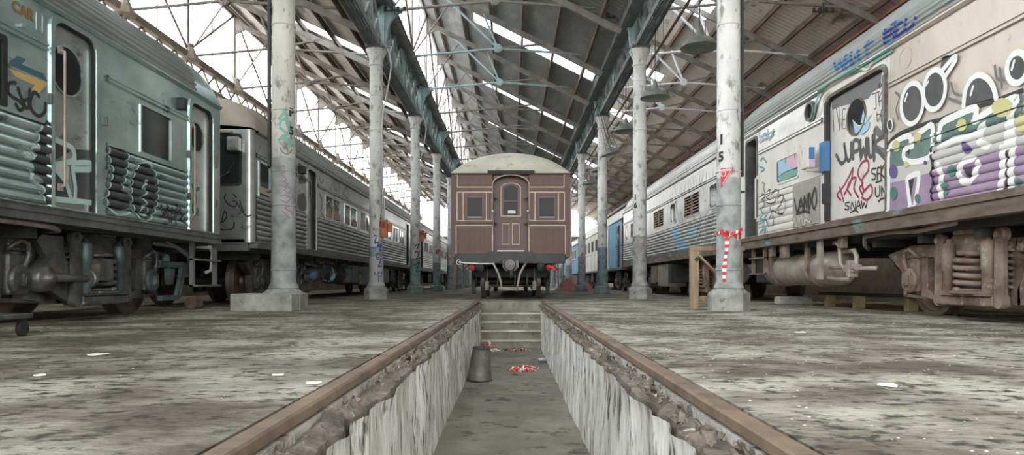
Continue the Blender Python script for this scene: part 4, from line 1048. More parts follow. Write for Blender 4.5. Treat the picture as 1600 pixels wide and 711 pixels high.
def lettering(car, txt, size, y, z, m, off, mirror):
    vs, fs = text_poly(txt, size, .006); t = car.mb(); k = 1 if car.sgn < 0 else -1
    t.add([(off, y + v.x * k, z + v.y) for v in vs], fs)
    return car.in_(t, 'lettering', m)

def ZM(s_, ox, oy): return lambda *p: [(ox + x / s_, oy + y / s_) for x, y in p]
def ell(cx_, cy_, rx, ry, n=20, tilt=0.):
    return [(cx_ + rx * math.cos(2 * PI * k / n) * math.cos(tilt) - ry * math.sin(2 * PI * k / n) * math.sin(tilt), cy_ + rx * math.cos(2 * PI * k / n) * math.sin(tilt) + ry * math.sin(2 * PI * k / n) * math.cos(tilt)) for k in range(n)]
def end_wall(car, y, P, curve, m, taper=False):
    half = car.C - car.S; mb = car.mb(); z = car.z
    pts = [(0, z['sill']), (0, z['gut'])] + ([(a, b) for a, b in curve[1:]] if not taper else [])
    full = pts + [(-2 * half - a, b) for a, b in reversed(pts)]
    mb.prism([(p[0], p[1]) for p in full], y - .02, y, 'y'); return car.in_(mb, 'end_wall', m)
def body_no_belt(z):
    return [(.01, z['sill']), (0, z['fl0']), (0, z['gut'] - .05), (.02, z['gut'] - .048), (.045, z['gut'] - .02), (.045, z['gut']), (-.005, z['gut'] + .004)]

# ---- first left carriage
zA_ = dict(sill=1.13, fl0=1.17, fl1=1.94, belt=2.68, gut=3.11, top=3.88)
A = Car(-1, 4.45, 5.93, -5.0, 10.29, empty('railway_carriage'), zA_)
tag(A.root, 'stainless steel carriage with teal sheen, gold CAR lettering and two doors with round windows', 'carriage', 'stainless steel carriages')
PA_ = side_profile(zA_); PN_ = body_no_belt(zA_)
mb = A.mb(); holed_side(mb, PA_, -5, 6.44, [(5.05, 5.93, 1.97, 2.60)]); A.in_(mb, 'side_panel', M['steel_teal_sheen'])
mb = A.mb(); holed_side(mb, PN_, 6.44, 7.40, [(6.54, 7.20, 1.0, 3.0)]); A.in_(mb, 'side_panel', M['steel_teal_sheen'])
mb = A.mb(); holed_side(mb, PA_, 7.40, 9.24, [(8.06, 8.83, 1.97, 2.60)]); A.in_(mb, 'side_panel', M['steel_teal_sheen'])
mb = A.mb(); holed_side(mb, PN_, 9.24, 10.27, [(9.34, 10.03, 1.0, 2.96)]); A.in_(mb, 'side_panel', M['steel_teal_sheen'])
window(A, 5.05, 5.93, 1.97, 2.60, M['rubber'], M['pane_dark']); window(A, 8.06, 8.83, 1.97, 2.60, M['steel_teal_sheen'], M['pane_sheen'], fw=.035)
door(A, 6.54, 7.20, 1.17, 3.0, M['steel_grey'], M['steel_teal_sheen'], .035, (6.78, 2.56, .235), .13)
door(A, 9.34, 10.03, 1.17, 2.95, M['steel_bright'], M['steel_teal_sheen'], .05, (9.60, 2.50, .20), .13)
shell(A, M['steel_grey'], PA_, 3.88)
cv = roof_curve(zA_, 1.48); roof_surface(A, fluted_roof(cv, 11, .80, .022), -5, 9.45, 'roof', M['roof_grey']); roof_surface(A, cv, 9.45, 10.29, 'roof_end', M['steel_teal_sheen'], taper_hi=True, cap=.5)
end_wall(A, 10.29, PA_, cv, M['steel_grey'], True)
mb = A.mb(); mb.box(-.14, .02, -5, 10.29, 1.01, 1.15).box(.02, .035, -5, 10.29, 1.085, 1.10).box(.02, .03, -5, 10.29, 1.145, 1.16); A.in_(mb, 'sill', M['sill'])
mb = A.mb(); mb.box(-1.3, -.14, -5, 10.2, .98, 1.05)
for k in range(14): mb.box(-2.6, -.2, -4 + k * 1.05, -3.9 + k * 1.05, .86, 1.02)
A.in_(mb, 'underframe', M['dark'])
grab(A, 6.63, 1.37, 2.72, M['tank']); grab(A, 9.38, 1.36, 2.62, M['tank'], .04)
for y in (6.48, 7.37, 9.28, 10.12):
    for z in (1.62, 2.2): A.in_(A.mb().cbox(-.002, .03, y - .015, y + .015, z - .05, z + .05, .004), 'hinge', M['sill'])
A.in_(A.mb().cbox(0, .10, 8.95, 9.06, 2.74, 2.90, .01), 'marker_lamp', M['dark'])
lettering(A, 'CAR', .135, 6.13, 2.905, M['gold'], .004, 0)
mb = A.mb(); mb.ring(rrect(6.30, 6.39, 2.79, 2.98, .02), rrect(6.306, 6.384, 2.796, 2.974, .02), 0, .004); A.in_(mb, 'card_holder', M['steel_grey'])
A.in_(A.mb().lathe([(.02, 0), (.02, .03), (0, .03)], (0, 6.10, 2.76), 'x', 10), 'lock', M['steel_grey'])
z1a = ZM(3.556, 0, 0); z2a = ZM(3.556, 0, 180); z3a = ZM(2.735, 150, 120)
graffiti(A, PA_, 'logo', M['logo_blue'], fills=[z1a((42, 355), (97, 310), (145, 330), (120, 357), (238, 408), (265, 455))], label='blue arrow shape of the logo', sm=False)
graffiti(A, PA_, 'logo', M['logo_gold'], fills=[z1a((45, 378), (265, 460), (215, 520), (172, 498), (195, 475), (85, 425))], label='gold arrow shape of the logo', sm=False)
graffiti(A, PA_, 'graffiti', M['ink'], [z1a((85, 460), (50, 465), (45, 510), (70, 540), (105, 560), (130, 595), (108, 612), (88, 580)), z1a((100, 490), (120, 550), (145, 600)), z1a((165, 500), (160, 600)), z1a((125, 565), (170, 545)), z1a((215, 535), (190, 512), (168, 560), (178, 615), (215, 645), (248, 622), (252, 575))], w=.034, label='black SHC scrawl')
graffiti(A, PA_, 'graffiti', M['spraydark'], fills=[z2a((235, 50), (274, 60), (274, 490), (250, 485), (235, 440), (240, 380), (185, 310), (182, 250), (215, 190), (215, 100))])
graffiti(A, PA_, 'graffiti', M['sprayteal'], [z2a((225, 60), (205, 110), (205, 170), (170, 180), (175, 240), (135, 230)), z2a((180, 320), (160, 350), (230, 400), (235, 470))], w=.03, off=.003)
PD_ = [(-.035, .9), (-.035, 3.2)]
graffiti(A, PD_, 'graffiti', M['spraydark'], fills=[z2a((325, 150), (410, 200), (325, 250)), z2a((300, 310), (340, 320), (380, 380), (405, 470), (300, 455)), z2a((435, 190), (520, 195), (520, 250), (435, 250)), z2a((440, 320), (520, 320), (520, 470), (445, 470))], sm=False)
graffiti(A, PD_, 'graffiti', M['sprayteal'], [z2a((325, 135), (420, 185), (420, 250), (330, 275)), z2a((420, 190), (432, 240), (420, 300), (435, 400), (430, 480)), z2a((420, 265), (515, 265), (515, 300), (420, 300)), z2a((325, 300), (380, 370), (412, 470)), z2a((310, 465), (520, 485))], w=.055, off=.003)
graffiti(A, PD_, 'graffiti', M['spraycream'], fills=[z2a((332, 290), (380, 272), (398, 290), (394, 365), (360, 330))], off=.004, sm=False)
graffiti(A, PA_, 'graffiti', M['spraydark'], fills=[z3a((62, 300), (130, 325), (122, 400), (100, 480), (138, 505), (130, 560), (80, 572), (52, 540), (62, 470), (75, 400), (58, 350)), ell(150 + 203 / 2.735, 120 + 490 / 2.735, 19, 43)], label='dark bubble letters with pale outlines')
graffiti(A, PA_, 'graffiti', M['sprayteal'], [z3a((52, 300), (50, 340), (66, 400), (52, 470), (42, 545), (85, 590), (140, 580)), z3a((133, 320), (128, 400), (108, 475)), [(x, y) for x, y in ell(150 + 203 / 2.735, 120 + 490 / 2.735, 21, 46)][:20] + [ell(150 + 203 / 2.735, 120 + 490 / 2.735, 21, 46)[0]], z3a((205, 440), (215, 452), (192, 470), (215, 490), (193, 515), (212, 545), (188, 560), (185, 585), (208, 590), (213, 562))], w=.026, off=.003)
graffiti(A, PA_, 'graffiti', M['ink'], [z3a((272, 548), (285, 600), (300, 555)), z3a((280, 580), (330, 570)), z3a((300, 545), (305, 620)), z3a((318, 560), (312, 620), (330, 590), (315, 580)), z3a((335, 630), (340, 550), (355, 565), (340, 590)), z3a((350, 590), (370, 585), (355, 605), (375, 625)), z3a((372, 590), (378, 630))], w=.02)
graffiti(A, [(-.05, .9), (-.05, 3.2)], 'graffiti', M['spraydkgreen'], [z3a((452, 478), (436, 488), (440, 520), (434, 550)), z3a((415, 440), (425, 470)), z3a((418, 540), (430, 580), (448, 585), (446, 565))], w=.05)
bogie(A, 7.80, M['iron'], M['iron_green'], traction=True, lever=True); 
step_ladder(A, 9.55, .78, .37, 1.08, M['sill'])
A.in_(A.mb().tube([(-.15, 2, 1.0), (-.1, 4, .99), (-.08, 6.3, .985), (-.08, 6.65, .975), (-.16, 6.85, .96), (-.5, 6.95, .95)], .028, 8), 'air_pipe', M['tank'], smooth=True)
A.in_(A.mb().tube([(-.3, 8.9, .95), (-.2, 9.3, .93), (-.15, 9.6, .80), (-.2, 9.75, .60)], .03, 8).beam((-.2, 9.05, .98), (-.15, 9.7, .82), .05, .03), 'air_pipe', M['sill'], smooth=True)
def coupler(car, y, dr, m=M['dark']):
    t = car.mb(); c = -(car.C - car.S); yy = sorted((y, y + dr * .72)); t.box(c - .12, c + .12, yy[0], yy[1], .78, 1.0)
    a = y + dr * .72; t.prism([(c - .17, a), (c + .17, a), (c + .2, a + dr * .12), (c + .05, a + dr * .22), (c - .2, a + dr * .14)], .74, 1.02, 'z')
    return car.in_(t, 'coupler', m)
coupler(A, 10.2, 1)
mb = A.mb(); mb.tube([(-.35, 10.25, .98), (-.3, 10.62, .98), (-.28, 10.66, .9), (-.28, 10.62, .62), (-.35, 10.55, .58)], .03, 8); A.in_(mb, 'brake_hose', M['white'], smooth=True)

# ---- second left carriage
def generic_car(car, fl_segs, holes, doors_, m, roofm, nfl=8, rf=11, ladder=True):
    pass
zB_ = dict(sill=1.12, fl0=1.17, fl1=1.92, belt=2.66, gut=3.08, top=3.84)
B = Car(-1, 4.45, 5.93, 11.62, 31.3, empty('railway_carriage'), zB_)
tag(B.root, 'weathered grey stainless carriage with rounded beige roof end, behind the column marked P5', 'carriage', 'stainless steel carriages')
PB_ = side_profile(zB_, 8); PBN = body_no_belt(zB_)
wB = [(11.86, 12.46, 1.93, 2.60), (16.1, 17.55, 1.96, 2.56), (17.95, 19.45, 1.96, 2.56), (19.85, 21.3, 1.96, 2.56), (21.8, 23.2, 1.96, 2.56), (23.7, 25.0, 1.96, 2.56), (25.3, 26.6, 1.96, 2.56), (26.9, 28.0, 1.96, 2.56)]
for a, b, prof, hs in ((11.74, 12.56, PB_, wB), (12.56, 13.9, PBN, [(12.9, 13.5, 1.1, 2.95)]), (13.9, 14.62, PB_, []), (14.62, 15.45, PBN, [(14.72, 15.36, 1.1, 2.93)]), (15.45, 28.5, PB_, wB), (28.5, 29.4, PBN, [(28.6, 29.25, 1.1, 2.93)]), (29.4, 31.3, PB_, [])):
    mb = B.mb(); holed_side(mb, prof, a, b, hs); B.in_(mb, 'side_panel', M['steel_grey'])
window(B, *wB[0], M['steel_teal_sheen'], M['pane_dark'], fw=.05, blind=(2.02, 2.14))
for k, q in enumerate(wB[1:]): window(B, *q, M['steel_teal_sheen'] if k % 2 else M['steel_grey'], M['pane_dark'], fw=.045, split=True)
door(B, 12.9, 13.5, 1.17, 2.95, M['steel_grey'], M['steel_grey'], .1, (13.2, 2.4, .18)); door(B, 14.72, 15.36, 1.17, 2.93, M['steel_grey'], M['steel_grey'], .08, (15.04, 2.50, .20), .13); door(B, 28.6, 29.25, 1.17, 2.93, M['sill'], M['steel_grey'], .08)
shell(B, M['steel_grey'], PB_, 3.84)
cv = roof_curve(zB_, 1.48); roof_surface(B, fluted_roof(cv, 12, .78, .02), 12.6, 31.0, 'roof', M['roof_grey']); roof_surface(B, cv, 11.66, 12.6, 'roof_end', M['roof_dusty'], taper_lo=True, cap=.85)
mb = B.mb()                                                     # end with softly rounded corners and a window
for k in range(6):
    a0, a1 = k / 6 * PI / 2, (k + 1) / 6 * PI / 2
    p0, p1 = (-.12 + .12 * math.cos(a0), 11.74 - .12 * math.sin(a0)), (-.12 + .12 * math.cos(a1), 11.74 - .12 * math.sin(a1))
    mb.add([(p0[0], p0[1], 1.12), (p1[0], p1[1], 1.12), (p1[0], p1[1], 3.08), (p0[0], p0[1], 3.08)], [(0, 1, 2, 3)])
for x0, x1, z0, z1 in ((-.22, -.12, 1.12, 3.08), (-1.05, -.22, 1.12, 2.12), (-1.05, -.22, 2.98, 3.08), (-1.95, -1.05, 1.12, 3.08), (-2.84, -1.95, 1.12, 3.08)): mb.box(x0, x1, 11.62, 11.66, z0, z1)
B.in_(mb, 'end_wall', M['steel_grey'], smooth=False)
mb = B.mb(); mb.ring(rrect(-1.07, -.20, 2.10, 3.0, .06), rrect(-1.03, -.24, 2.14, 2.96, .06), 11.60, 11.64, 'y'); ew = B.in_(mb, 'window', M['rubber']); B.mb().prism(rrect(-1.04, -.23, 2.13, 2.97, .05), 11.63, 11.64, 'y').build('pane', M['pane_dark'], ew)
B.in_(B.mb().tube([(-.62, 11.57, 2.06), (-.30, 11.57, 2.5)], .010, 6).tube([(-.75, 11.56, 2.12), (-.36, 11.56, 2.34)], .012, 6), 'wiper', M['black'])
B.in_(B.mb().cbox(-.40, -.20, 11.46, 11.62, 2.68, 2.92, .012).cbox(-.37, -.23, 11.44, 11.46, 2.72, 2.88, .005), 'marker_lamp', M['steel_grey'])
B.in_(B.mb().cbox(-1.1, -.36, 11.53, 11.62, 3.0, 3.05, .01), 'rain_hood', M['roof_dusty'])
def endpx(x, y, yp=11.62): return (-(abs(x - CX)) * yp / F + 4.45 - 0, H + (CY - y) * yp / F)     # (n, z) on the end wall
z4 = ZM(2.635, 330, 150)
mb = B.mb()
for s in (z4((60, 405), (55, 422), (72, 448), (100, 455), (104, 436), (88, 432)), z4((92, 405), (104, 418)), z4((108, 440), (128, 480)), z4((118, 430), (130, 470), (145, 495), (165, 490)), z4((42, 520), (55, 475), (65, 495), (48, 520)), z4((95, 520), (90, 545), (60, 552), (38, 548))):
    q = smooth_pts([endpx(x, y) for x, y in s])
    for poly in stroke_polys(q, .022): mb.add([(p[0], 11.617, p[1]) for p in poly], [tuple(range(len(poly)))])
B.in_(mb, 'graffiti', M['ink'])
mb = B.mb(); mb.box(-.14, .02, 11.75, 31.3, 1.03, 1.14).box(-2.84, -.12, 11.66, 11.8, .98, 1.12); B.in_(mb, 'sill', M['sill'])
mb = B.mb(); mb.box(-1.3, -.14, 11.9, 31.2, .96, 1.05)
for k in range(17): mb.box(-2.6, -.2, 12.4 + k * 1.1, 12.5 + k * 1.1, .84, 1.02)
B.in_(mb, 'underframe', M['dark'])
coupler(B, 11.7, -1)
z5 = ZM(2.842, 460, 220); z5e = ZM(5.47, 490, 270)
graffiti(B, PB_, 'graffiti', M['spraydark'], fills=[z5((16, 100), (34, 108), (50, 180), (42, 190), (20, 185)), z5((14, 240), (46, 235), (55, 300), (30, 312), (14, 290))])
graffiti(B, PB_, 'graffiti', M['ink_grey'], [z5e((45, 30), (65, 90), (85, 60)), z5e((170, 60), (180, 130), (200, 150), (185, 70), (215, 95), (215, 170)), z5e((240, 130), (255, 190), (270, 120), (295, 190), (285, 215), (245, 175)), z5e((50, 180), (75, 260), (60, 330), (90, 380))], w=.05)
graffiti(B, PB_, 'graffiti', M['sprayyellow'], [z5e((98, 55), (110, 72), (125, 60), (150, 82))], w=.05)
graffiti(B, [(-.004, 1), (-.004, 3)], 'graffiti', M['sprayorange'], fills=[z5e((105, 330), (155, 350), (170, 230), (185, 340), (228, 360), (228, 410), (110, 380)), z5e((272, 400), (290, 370), (305, 400), (305, 465), (272, 452)), z5e((335, 420), (350, 400), (368, 420), (368, 478), (335, 470)), z5e((440, 440), (460, 380), (476, 460), (474, 510), (442, 500))], off=.003, sm=False)
graffiti(B, [(-.004, 1), (-.004, 3)], 'graffiti', M['sprayteal'], [z5e((98, 190), (110, 260), (135, 240), (150, 290)), z5e((270, 270), (285, 320), (310, 300), (320, 330)), z5e((190, 250), (215, 300))], w=.03, off=.004)
for k in range(46):
    random.seed(k); x = 498 + random.random() * 84; yy = 345 + (x - 498) * .10 + random.random() * 40
graffiti(B, PB_, 'graffiti', plain('faded_red_spray', (.36, .17, .15), .6), [[(x, y), (x + 1.2, y + 3)] for x, y in [(510 + 8.3 * k, 350 + 7 * ((k * 5) % 6) + .9 * k) for k in range(9)]], w=.03, sm=False)
B.in_(B.mb().cbox(0, .12, 14.1, 14.25, 2.72, 2.88, .01), 'marker_lamp', M['dark'])
bogie(B, 14.1, M['iron'], M['iron'], lever=True); bogie(B, 28.9, M['iron'], M['iron'], light=True)
t = B.mb(); t.lathe([(.0, -.02), (.24, 0), (.27, .05), (.27, .85), (.24, .9), (0, .92)], (-.50, 18.2, .66), 'y', 26); tk = B.in_(t, 'air_reservoir', M['dark'], smooth=True)
B.mb().lathe([(.0, -.028), (.22, -.012), (.22, 0)], (-.50, 18.2, .66), 'y', 26).build('painted_face', M['spraylightblue'], tk)
mb = B.mb()
for s in ([(-.62, .80), (-.42, .80), (-.40, .62), (-.60, .55), (-.42, .48)], [(-.56, .86), (-.5, .42)]):
    for poly in stroke_polys(smooth_pts(s), .03): mb.add([(p[0], 18.165, p[1]) for p in poly], [tuple(range(len(poly)))])
B.in_(mb, 'graffiti', M['ink'])
for y, w_, n0, z0, m in ((16.6, .55, -.5, .5, M['dark']), (19.4, 1.0, -.5, .42, M['iron_green']), (20.7, 1.1, -.45, .36, M['iron']), (22.2, .9, -.5, .45, M['dark']), (23.6, 1.5, -.45, .40, M['iron']), (25.6, .9, -.5, .46, M['dark'])):
    t = B.mb(); t.cbox(n0 - .5, n0 + .35, y, y + w_, z0, .94, .02).box(n0 + .35, n0 + .365, y + .06, y + w_ - .06, z0 + .06, .88); B.in_(t, 'equipment_box', m)
B.in_(B.mb().tube([(-.15, 15.9, .98), (-.12, 16.1, .9), (-.12, 16.6, .93), (-.12, 17.3, .90), (-.12, 17.5, .7), (-.15, 17.9, .62)], .028, 8).tube([(-.2, 15.2, .85), (-.1, 15.8, .8), (-.1, 16.2, .6), (-.12, 16.3, .4)], .026, 8), 'air_pipe', M['iron'], smooth=True)
t = B.mb(); t.lathe([(0, -.05), (.15, -.05), (.17, 0), (.17, .3), (.14, .36), (0, .36)], (-.3, 16.0, .62), 'y', 18); B.in_(t, 'compressor', M['iron_green'], smooth=True)
B.in_(B.mb().lathe([(0, -.01), (.10, -.008), (.10, 0)], (-.3, 15.94, .62), 'y', 16), 'blue_cap', M['sprayblue'])
for k in range(9):
    y = 16.2 + 1.4 * k; B.in_(B.mb().beam((-.1, y, 1.03), (-.35, y, .88), .06, .05, (0, 1, 0)), 'hanger', M['sill'])

# ---- further left carriage
zC_ = dict(sill=1.12, fl0=1.17, fl1=1.92, belt=2.66, gut=3.08, top=3.84)
Cc = Car(-1, 4.45, 5.93, 32.4, 52.0, empty('railway_carriage'), zC_)
tag(Cc.root, 'farthest stainless carriage on the left, seen past the third and fourth columns', 'carriage', 'stainless steel carriages')
wC = [(34.6 + 2.1 * k, 36.2 + 2.1 * k, 1.96, 2.56) for k in range(7)]
mb = Cc.mb(); holed_side(mb, PB_, 32.4, 52, wC + [(33.2, 33.9, 1.1, 2.93)]); Cc.in_(mb, 'side_panel', M['steel_grey'])
for q in wC: window(Cc, *q, M['steel_bright'], M['pane_dark'], fw=.06, split=True)
door(Cc, 33.2, 33.9, 1.17, 2.9, M['sill'], M['steel_grey'], .08)
shell(Cc, M['steel_grey'], PB_, 3.84); roof_surface(Cc, cv, 32.4, 52, 'roof', M['roof_grey'], taper_lo=True); end_wall(Cc, 32.42, PB_, cv, M['steel_grey'], True)
mb = Cc.mb(); mb.box(-2.8, .02, 32.4, 52, 1.0, 1.13); Cc.in_(mb, 'sill', M['sill'])
bogie(Cc, 35.0, M['iron'], M['iron'], light=True, dampers=False); bogie(Cc, 49.4, M['iron'], M['iron'], light=True, dampers=False)
for y, w_ in ((38, 1.4), (40.2, 1.8), (43, 1.2), (45, 1.6)): Cc.in_(Cc.mb().cbox(-1.0, -.2, y, y + w_, .42, .98, .02), 'equipment_box', M['dark'])

# ---- first right carriage
zD_ = dict(sill=1.30, fl0=1.33, fl1=2.05, belt=2.88, gut=3.34, top=4.20)
D = Car(1, 4.70, 6.2, -5.0, 13.95, empty('railway_carriage'), zD_)
tag(D.root, 'carriage with purple and green graffiti mural and a white door scrawled in crimson', 'carriage', 'stainless steel carriages')
PDR = side_profile(zD_, 8, .011); PDW = side_profile(zD_, 6, .012); PDP = side_profile(zD_, 8, 0.0); PDN = body_no_belt(zD_)
mb = D.mb(); holed_side(mb, PDR, -5, 7.48, []); D.in_(mb, 'side_panel', M['cream'])
mb = D.mb(); holed_side(mb, PDP, 7.48, 8.33, []); D.in_(mb, 'side_panel', M['cream'])
mb = D.mb(); holed_side(mb, PDN, 8.33, 10.12, [(8.42, 9.98, 1.2, 3.16)]); D.in_(mb, 'side_panel', M['whitepaint'])
mb = D.mb(); sheet(mb, PDP, 10.12, 12.72, 2.84, 9); D.in_(mb, 'letterboard', M['steel_bright'])
mb = D.mb(); holed_side(mb, PDP, 10.12, 11.14, [(10.96, 11.14, 2.16, 2.57)], 2.84); D.in_(mb, 'side_panel', M['whitepaint'])
mb = D.mb(); holed_side(mb, PDW, 11.14, 12.72, [(11.14, 11.88, 2.16, 2.57)], 2.84); D.in_(mb, 'side_panel', M['whitepaint'])
mb = D.mb(); holed_side(mb, PDN, 12.72, 13.95, [(12.82, 13.40, 1.2, 3.2)]); D.in_(mb, 'side_panel', M['whitepaint'])
window(D, 10.94, 11.90, 2.14, 2.59, M['whitepaint'], M['pane_dark'], r=.09, fw=.035)
door(D, 8.42, 9.98, 1.33, 3.14, M['whitepaint'], M['sill_r'], .04, (9.21, 2.70, .235), .14, .05)
shell(D, M['cream'], PDR, 4.2)
cvD = roof_curve(zD_, 1.5); roof_surface(D, fluted_roof(cvD, 15, 1.05, .022), -5, 13.9, 'roof', M['roof_grey'], taper_hi=True, cap=.4)
end_wall(D, 13.95, PDR, cvD, M['cream'], True)
mb = D.mb(); mb.box(-.14, .035, -5, 13.95, 1.235, 1.31).box(-.10, .01, -5, 13.95, 1.18, 1.24).box(-.14, .03, -5, 13.95, 1.085, 1.18); D.in_(mb, 'sill', M['sill_r'])
mb = D.mb(); mb.box(-1.3, -.16, -5, 13.8, 1.0, 1.12)
for k in range(18): mb.box(-2.7, -.2, -4 + k * 1.0, -3.9 + k * 1.0, .90, 1.1)
D.in_(mb, 'underframe', M['dark'])
# open end doorway with timber lining
dm = D.mb(); dm.ring(rrect(12.78, 13.44, 1.30, 3.24, .10, corners=(0, 0, 1, 1)), rrect(12.83, 13.39, 1.33, 3.19, .10, corners=(0, 0, 1, 1)), -.3, .015); fr = D.in_(dm, 'door_frame', M['sill'])
D.in_(D.mb().box(-.42, -.38, 12.70, 13.2, 1.25, 3.2).box(-.4, -.36, 12.9, 12.96, 1.3, 3.1), 'door', M['wood_dark'], label='open brown timber door')
D.in_(D.mb().box(-1.2, -1.15, 12.0, 13.9, 1.25, 3.3), 'vestibule_wall', M['wood_dark'])
grab(D, 12.77, 1.62, 2.42, M['whitepaint'], .05)
mr = D.mb(); mr.cbox(.08, .20, 10.18, 10.45, 2.17, 2.50, .012); mr.cbox(.0, .18, 10.25, 10.30, 2.13, 2.18, .004); m_ = D.in_(mr, 'mirror_box', M['whitepaint'])
D.mb().box(.10, .185, 10.172, 10.178, 2.30, 2.48).build('painted_side', M['sprayblue'], m_); D.mb().box(.10, .185, 10.172, 10.178, 2.19, 2.29).build('painted_side', M['spraypink'], m_)
pr = D.mb(); n_ = 24
pr.ring([(10.50 + .155 * math.cos(2 * PI * k / n_), 3.10 + .155 * math.sin(2 * PI * k / n_)) for k in range(n_)], [(10.50 + .115 * math.cos(2 * PI * k / n_), 3.10 + .115 * math.sin(2 * PI * k / n_)) for k in range(n_)], 0, .05); pv = D.in_(pr, 'round_vent', M['sill'])
D.mb().prism([(10.50 + .115 * math.cos(2 * PI * k / n_), 3.10 + .115 * math.sin(2 * PI * k / n_)) for k in range(n_)], .004, .008).build('vent_glass', M['pane_dark'], pv)
D.in_(D.mb().ring([(8.0 + .13 * math.cos(2 * PI * k / n_), 3.10 + .13 * math.sin(2 * PI * k / n_)) for k in range(n_)], [(8.0 + .12 * math.cos(2 * PI * k / n_), 3.10 + .12 * math.sin(2 * PI * k / n_)) for k in range(n_)], 0, .006), 'round_cover', M['cream'])
D.in_(D.mb().cbox(.012, .026, 10.2, 11.14, 1.33, 2.03, .004), 'patch_plate', mat('grey_plate', (.42, .40, .36), (.33, .31, .28), rough=.5, scale=3))
D.in_(D.mb().tube([(.02, 8.37, 2.3), (.06, 8.37, 2.33), (.06, 8.37, 3.0), (.02, 8.37, 3.05)], .016, 8), 'door_rail', M['sill'])
D.in_(D.mb().box(-.02, .05, 9.93, 10.05, 1.6, 1.9).box(-.02, .03, 9.95, 10.02, 1.35, 3.1), 'door_post', M['dark'])
D.in_(D.mb().box(-.02, .055, 9.94, 10.12, 2.08, 2.52), 'blue_plate', M['sprayblue'])
za = ZM(2.633, 1280, 80); zb = ZM(3.23, 1170, 180); zc = ZM(2.632, 1380, 80); zd = ZM(2.733, 1040, 0)
PDD = [(-.04, 1.2), (-.04, 3.3)]
graffiti(D, PDD, 'graffiti', M['ink_grey'], fills=[za((40, 178), (120, 135), (246, 70), (240, 150), (205, 170), (190, 195), (160, 205), (130, 215), (85, 225), (42, 240))], sm=False)
graffiti(D, PDD, 'graffiti', M['ink'], [za((46, 240), (50, 330)), za((46, 240), (60, 238), (72, 325)), za((72, 325), (74, 238)), za((98, 238), (86, 240), (86, 280), (97, 278)), za((86, 280), (86, 318), (100, 316)), za((104, 325), (107, 240), (117, 290), (127, 235), (130, 320)), za((205, 178), (236, 166)), za((220, 172), (222, 232), (214, 236)), za((232, 175), (236, 225)), za((244, 170), (232, 205), (250, 200)), za((252, 165), (248, 225)), za((225, 250), (228, 290), (240, 260), (226, 262)), za((255, 240), (243, 245), (245, 290), (258, 285)), za((262, 232), (262, 280)), za((238, 150), (245, 140), (238, 132), (234, 145), (240, 152))], w=.014, off=.003)
graffiti(D, PDD, 'graffiti', M['spraygreydark'], [za((60, 428), (80, 462), (98, 440), (92, 382)), za((92, 384), (104, 445), (118, 440), (120, 378)), za((128, 442), (130, 372), (152, 372), (150, 405), (132, 415)), za((158, 368), (160, 440), (170, 402), (182, 438), (182, 362)), za((190, 362), (194, 428), (208, 424), (208, 350)), za((216, 325), (214, 448)), za((262, 345), (218, 385), (268, 452))], w=.06, off=.003)
graffiti(D, PDD, 'graffiti', M['ink_grey'], [za((222, 322), (245, 345), (272, 345)), za((222, 400), (250, 415), (272, 410))], w=.10, off=.002)
graffiti(D, PDD, 'graffiti', M['sprayred'], [za((78, 612), (64, 590), (90, 555), (112, 515), (128, 482), (118, 540), (92, 590)), za((74, 560), (90, 618)), za((120, 592), (105, 565), (120, 530), (140, 522), (132, 565), (150, 600)), za((168, 592), (155, 562), (168, 545), (148, 505), (162, 462), (188, 450), (190, 490), (165, 530), (172, 575)), za((170, 580), (200, 550), (206, 585), (185, 612), (165, 602))], w=.034, off=.003, label='crimson RASE scrawl')
graffiti(D, PDD, 'graffiti', M['ink'], [za((113, 622), (99, 624), (98, 634), (112, 640), (108, 652), (95, 650)), za((120, 654), (124, 622), (136, 652), (139, 618)), za((142, 650), (151, 616), (160, 648)), za((145, 638), (158, 635)), za((163, 616), (168, 645), (174, 625), (181, 642), (187, 612)), za((118, 665), (135, 655), (150, 662)), za((222, 482), (206, 485), (206, 502), (220, 508), (218, 526), (205, 528)), za((228, 530), (228, 482), (238, 480)), za((228, 505), (237, 503)), za((242, 528), (243, 470)), za((256, 465), (243, 500), (258, 522)), za((270, 470), (258, 478), (262, 492), (270, 500), (262, 516)), za((222, 540), (245, 532)), za((219, 562), (222, 595), (236, 592), (238, 555)), za((246, 595), (246, 558), (256, 580), (264, 552), (268, 590)), za((232, 618), (250, 605), (270, 608))], w=.022, off=.003)
PPO = [(-.034, 2.3), (-.034, 3.1)]
graffiti(D, PPO, 'porthole_paint', M['sprayteal'] if 0 else M['spraylightblue'], fills=[za((130, 290), (160, 312), (200, 288), (194, 318), (168, 344), (138, 335)), za((162, 295), (172, 238), (180, 272), (198, 268), (190, 296))], sm=False)
graffiti(D, PPO, 'porthole_paint', M['spraycream'], [za((130, 285), (160, 308), (202, 262))], w=.02, off=.003)
PPW = [(-.006, 2.1), (-.006, 2.6)]
graffiti(D, PPW, 'window_paint', M['spraylightblue'], fills=[zb((148, 226), (240, 190), (250, 262), (200, 290), (150, 330))], sm=False)
graffiti(D, PPW, 'window_paint', M['spraypink'], fills=[zb((190, 212), (245, 190), (250, 260), (210, 265), (190, 240))], off=.003, sm=False)
graffiti(D, PPW, 'window_paint', M['spraymint'], fills=[zb((152, 338), (165, 300), (205, 285), (248, 268), (246, 300), (165, 335))], off=.004, sm=False)
graffiti(D, PPW, 'window_paint', M['ink'], [zb((150, 315), (180, 290), (250, 262)), zb((184, 212), (186, 240)), zb((232, 196), (234, 220))], w=.016, off=.005)
PPL = [(.026, 1.3), (.026, 2.1)]
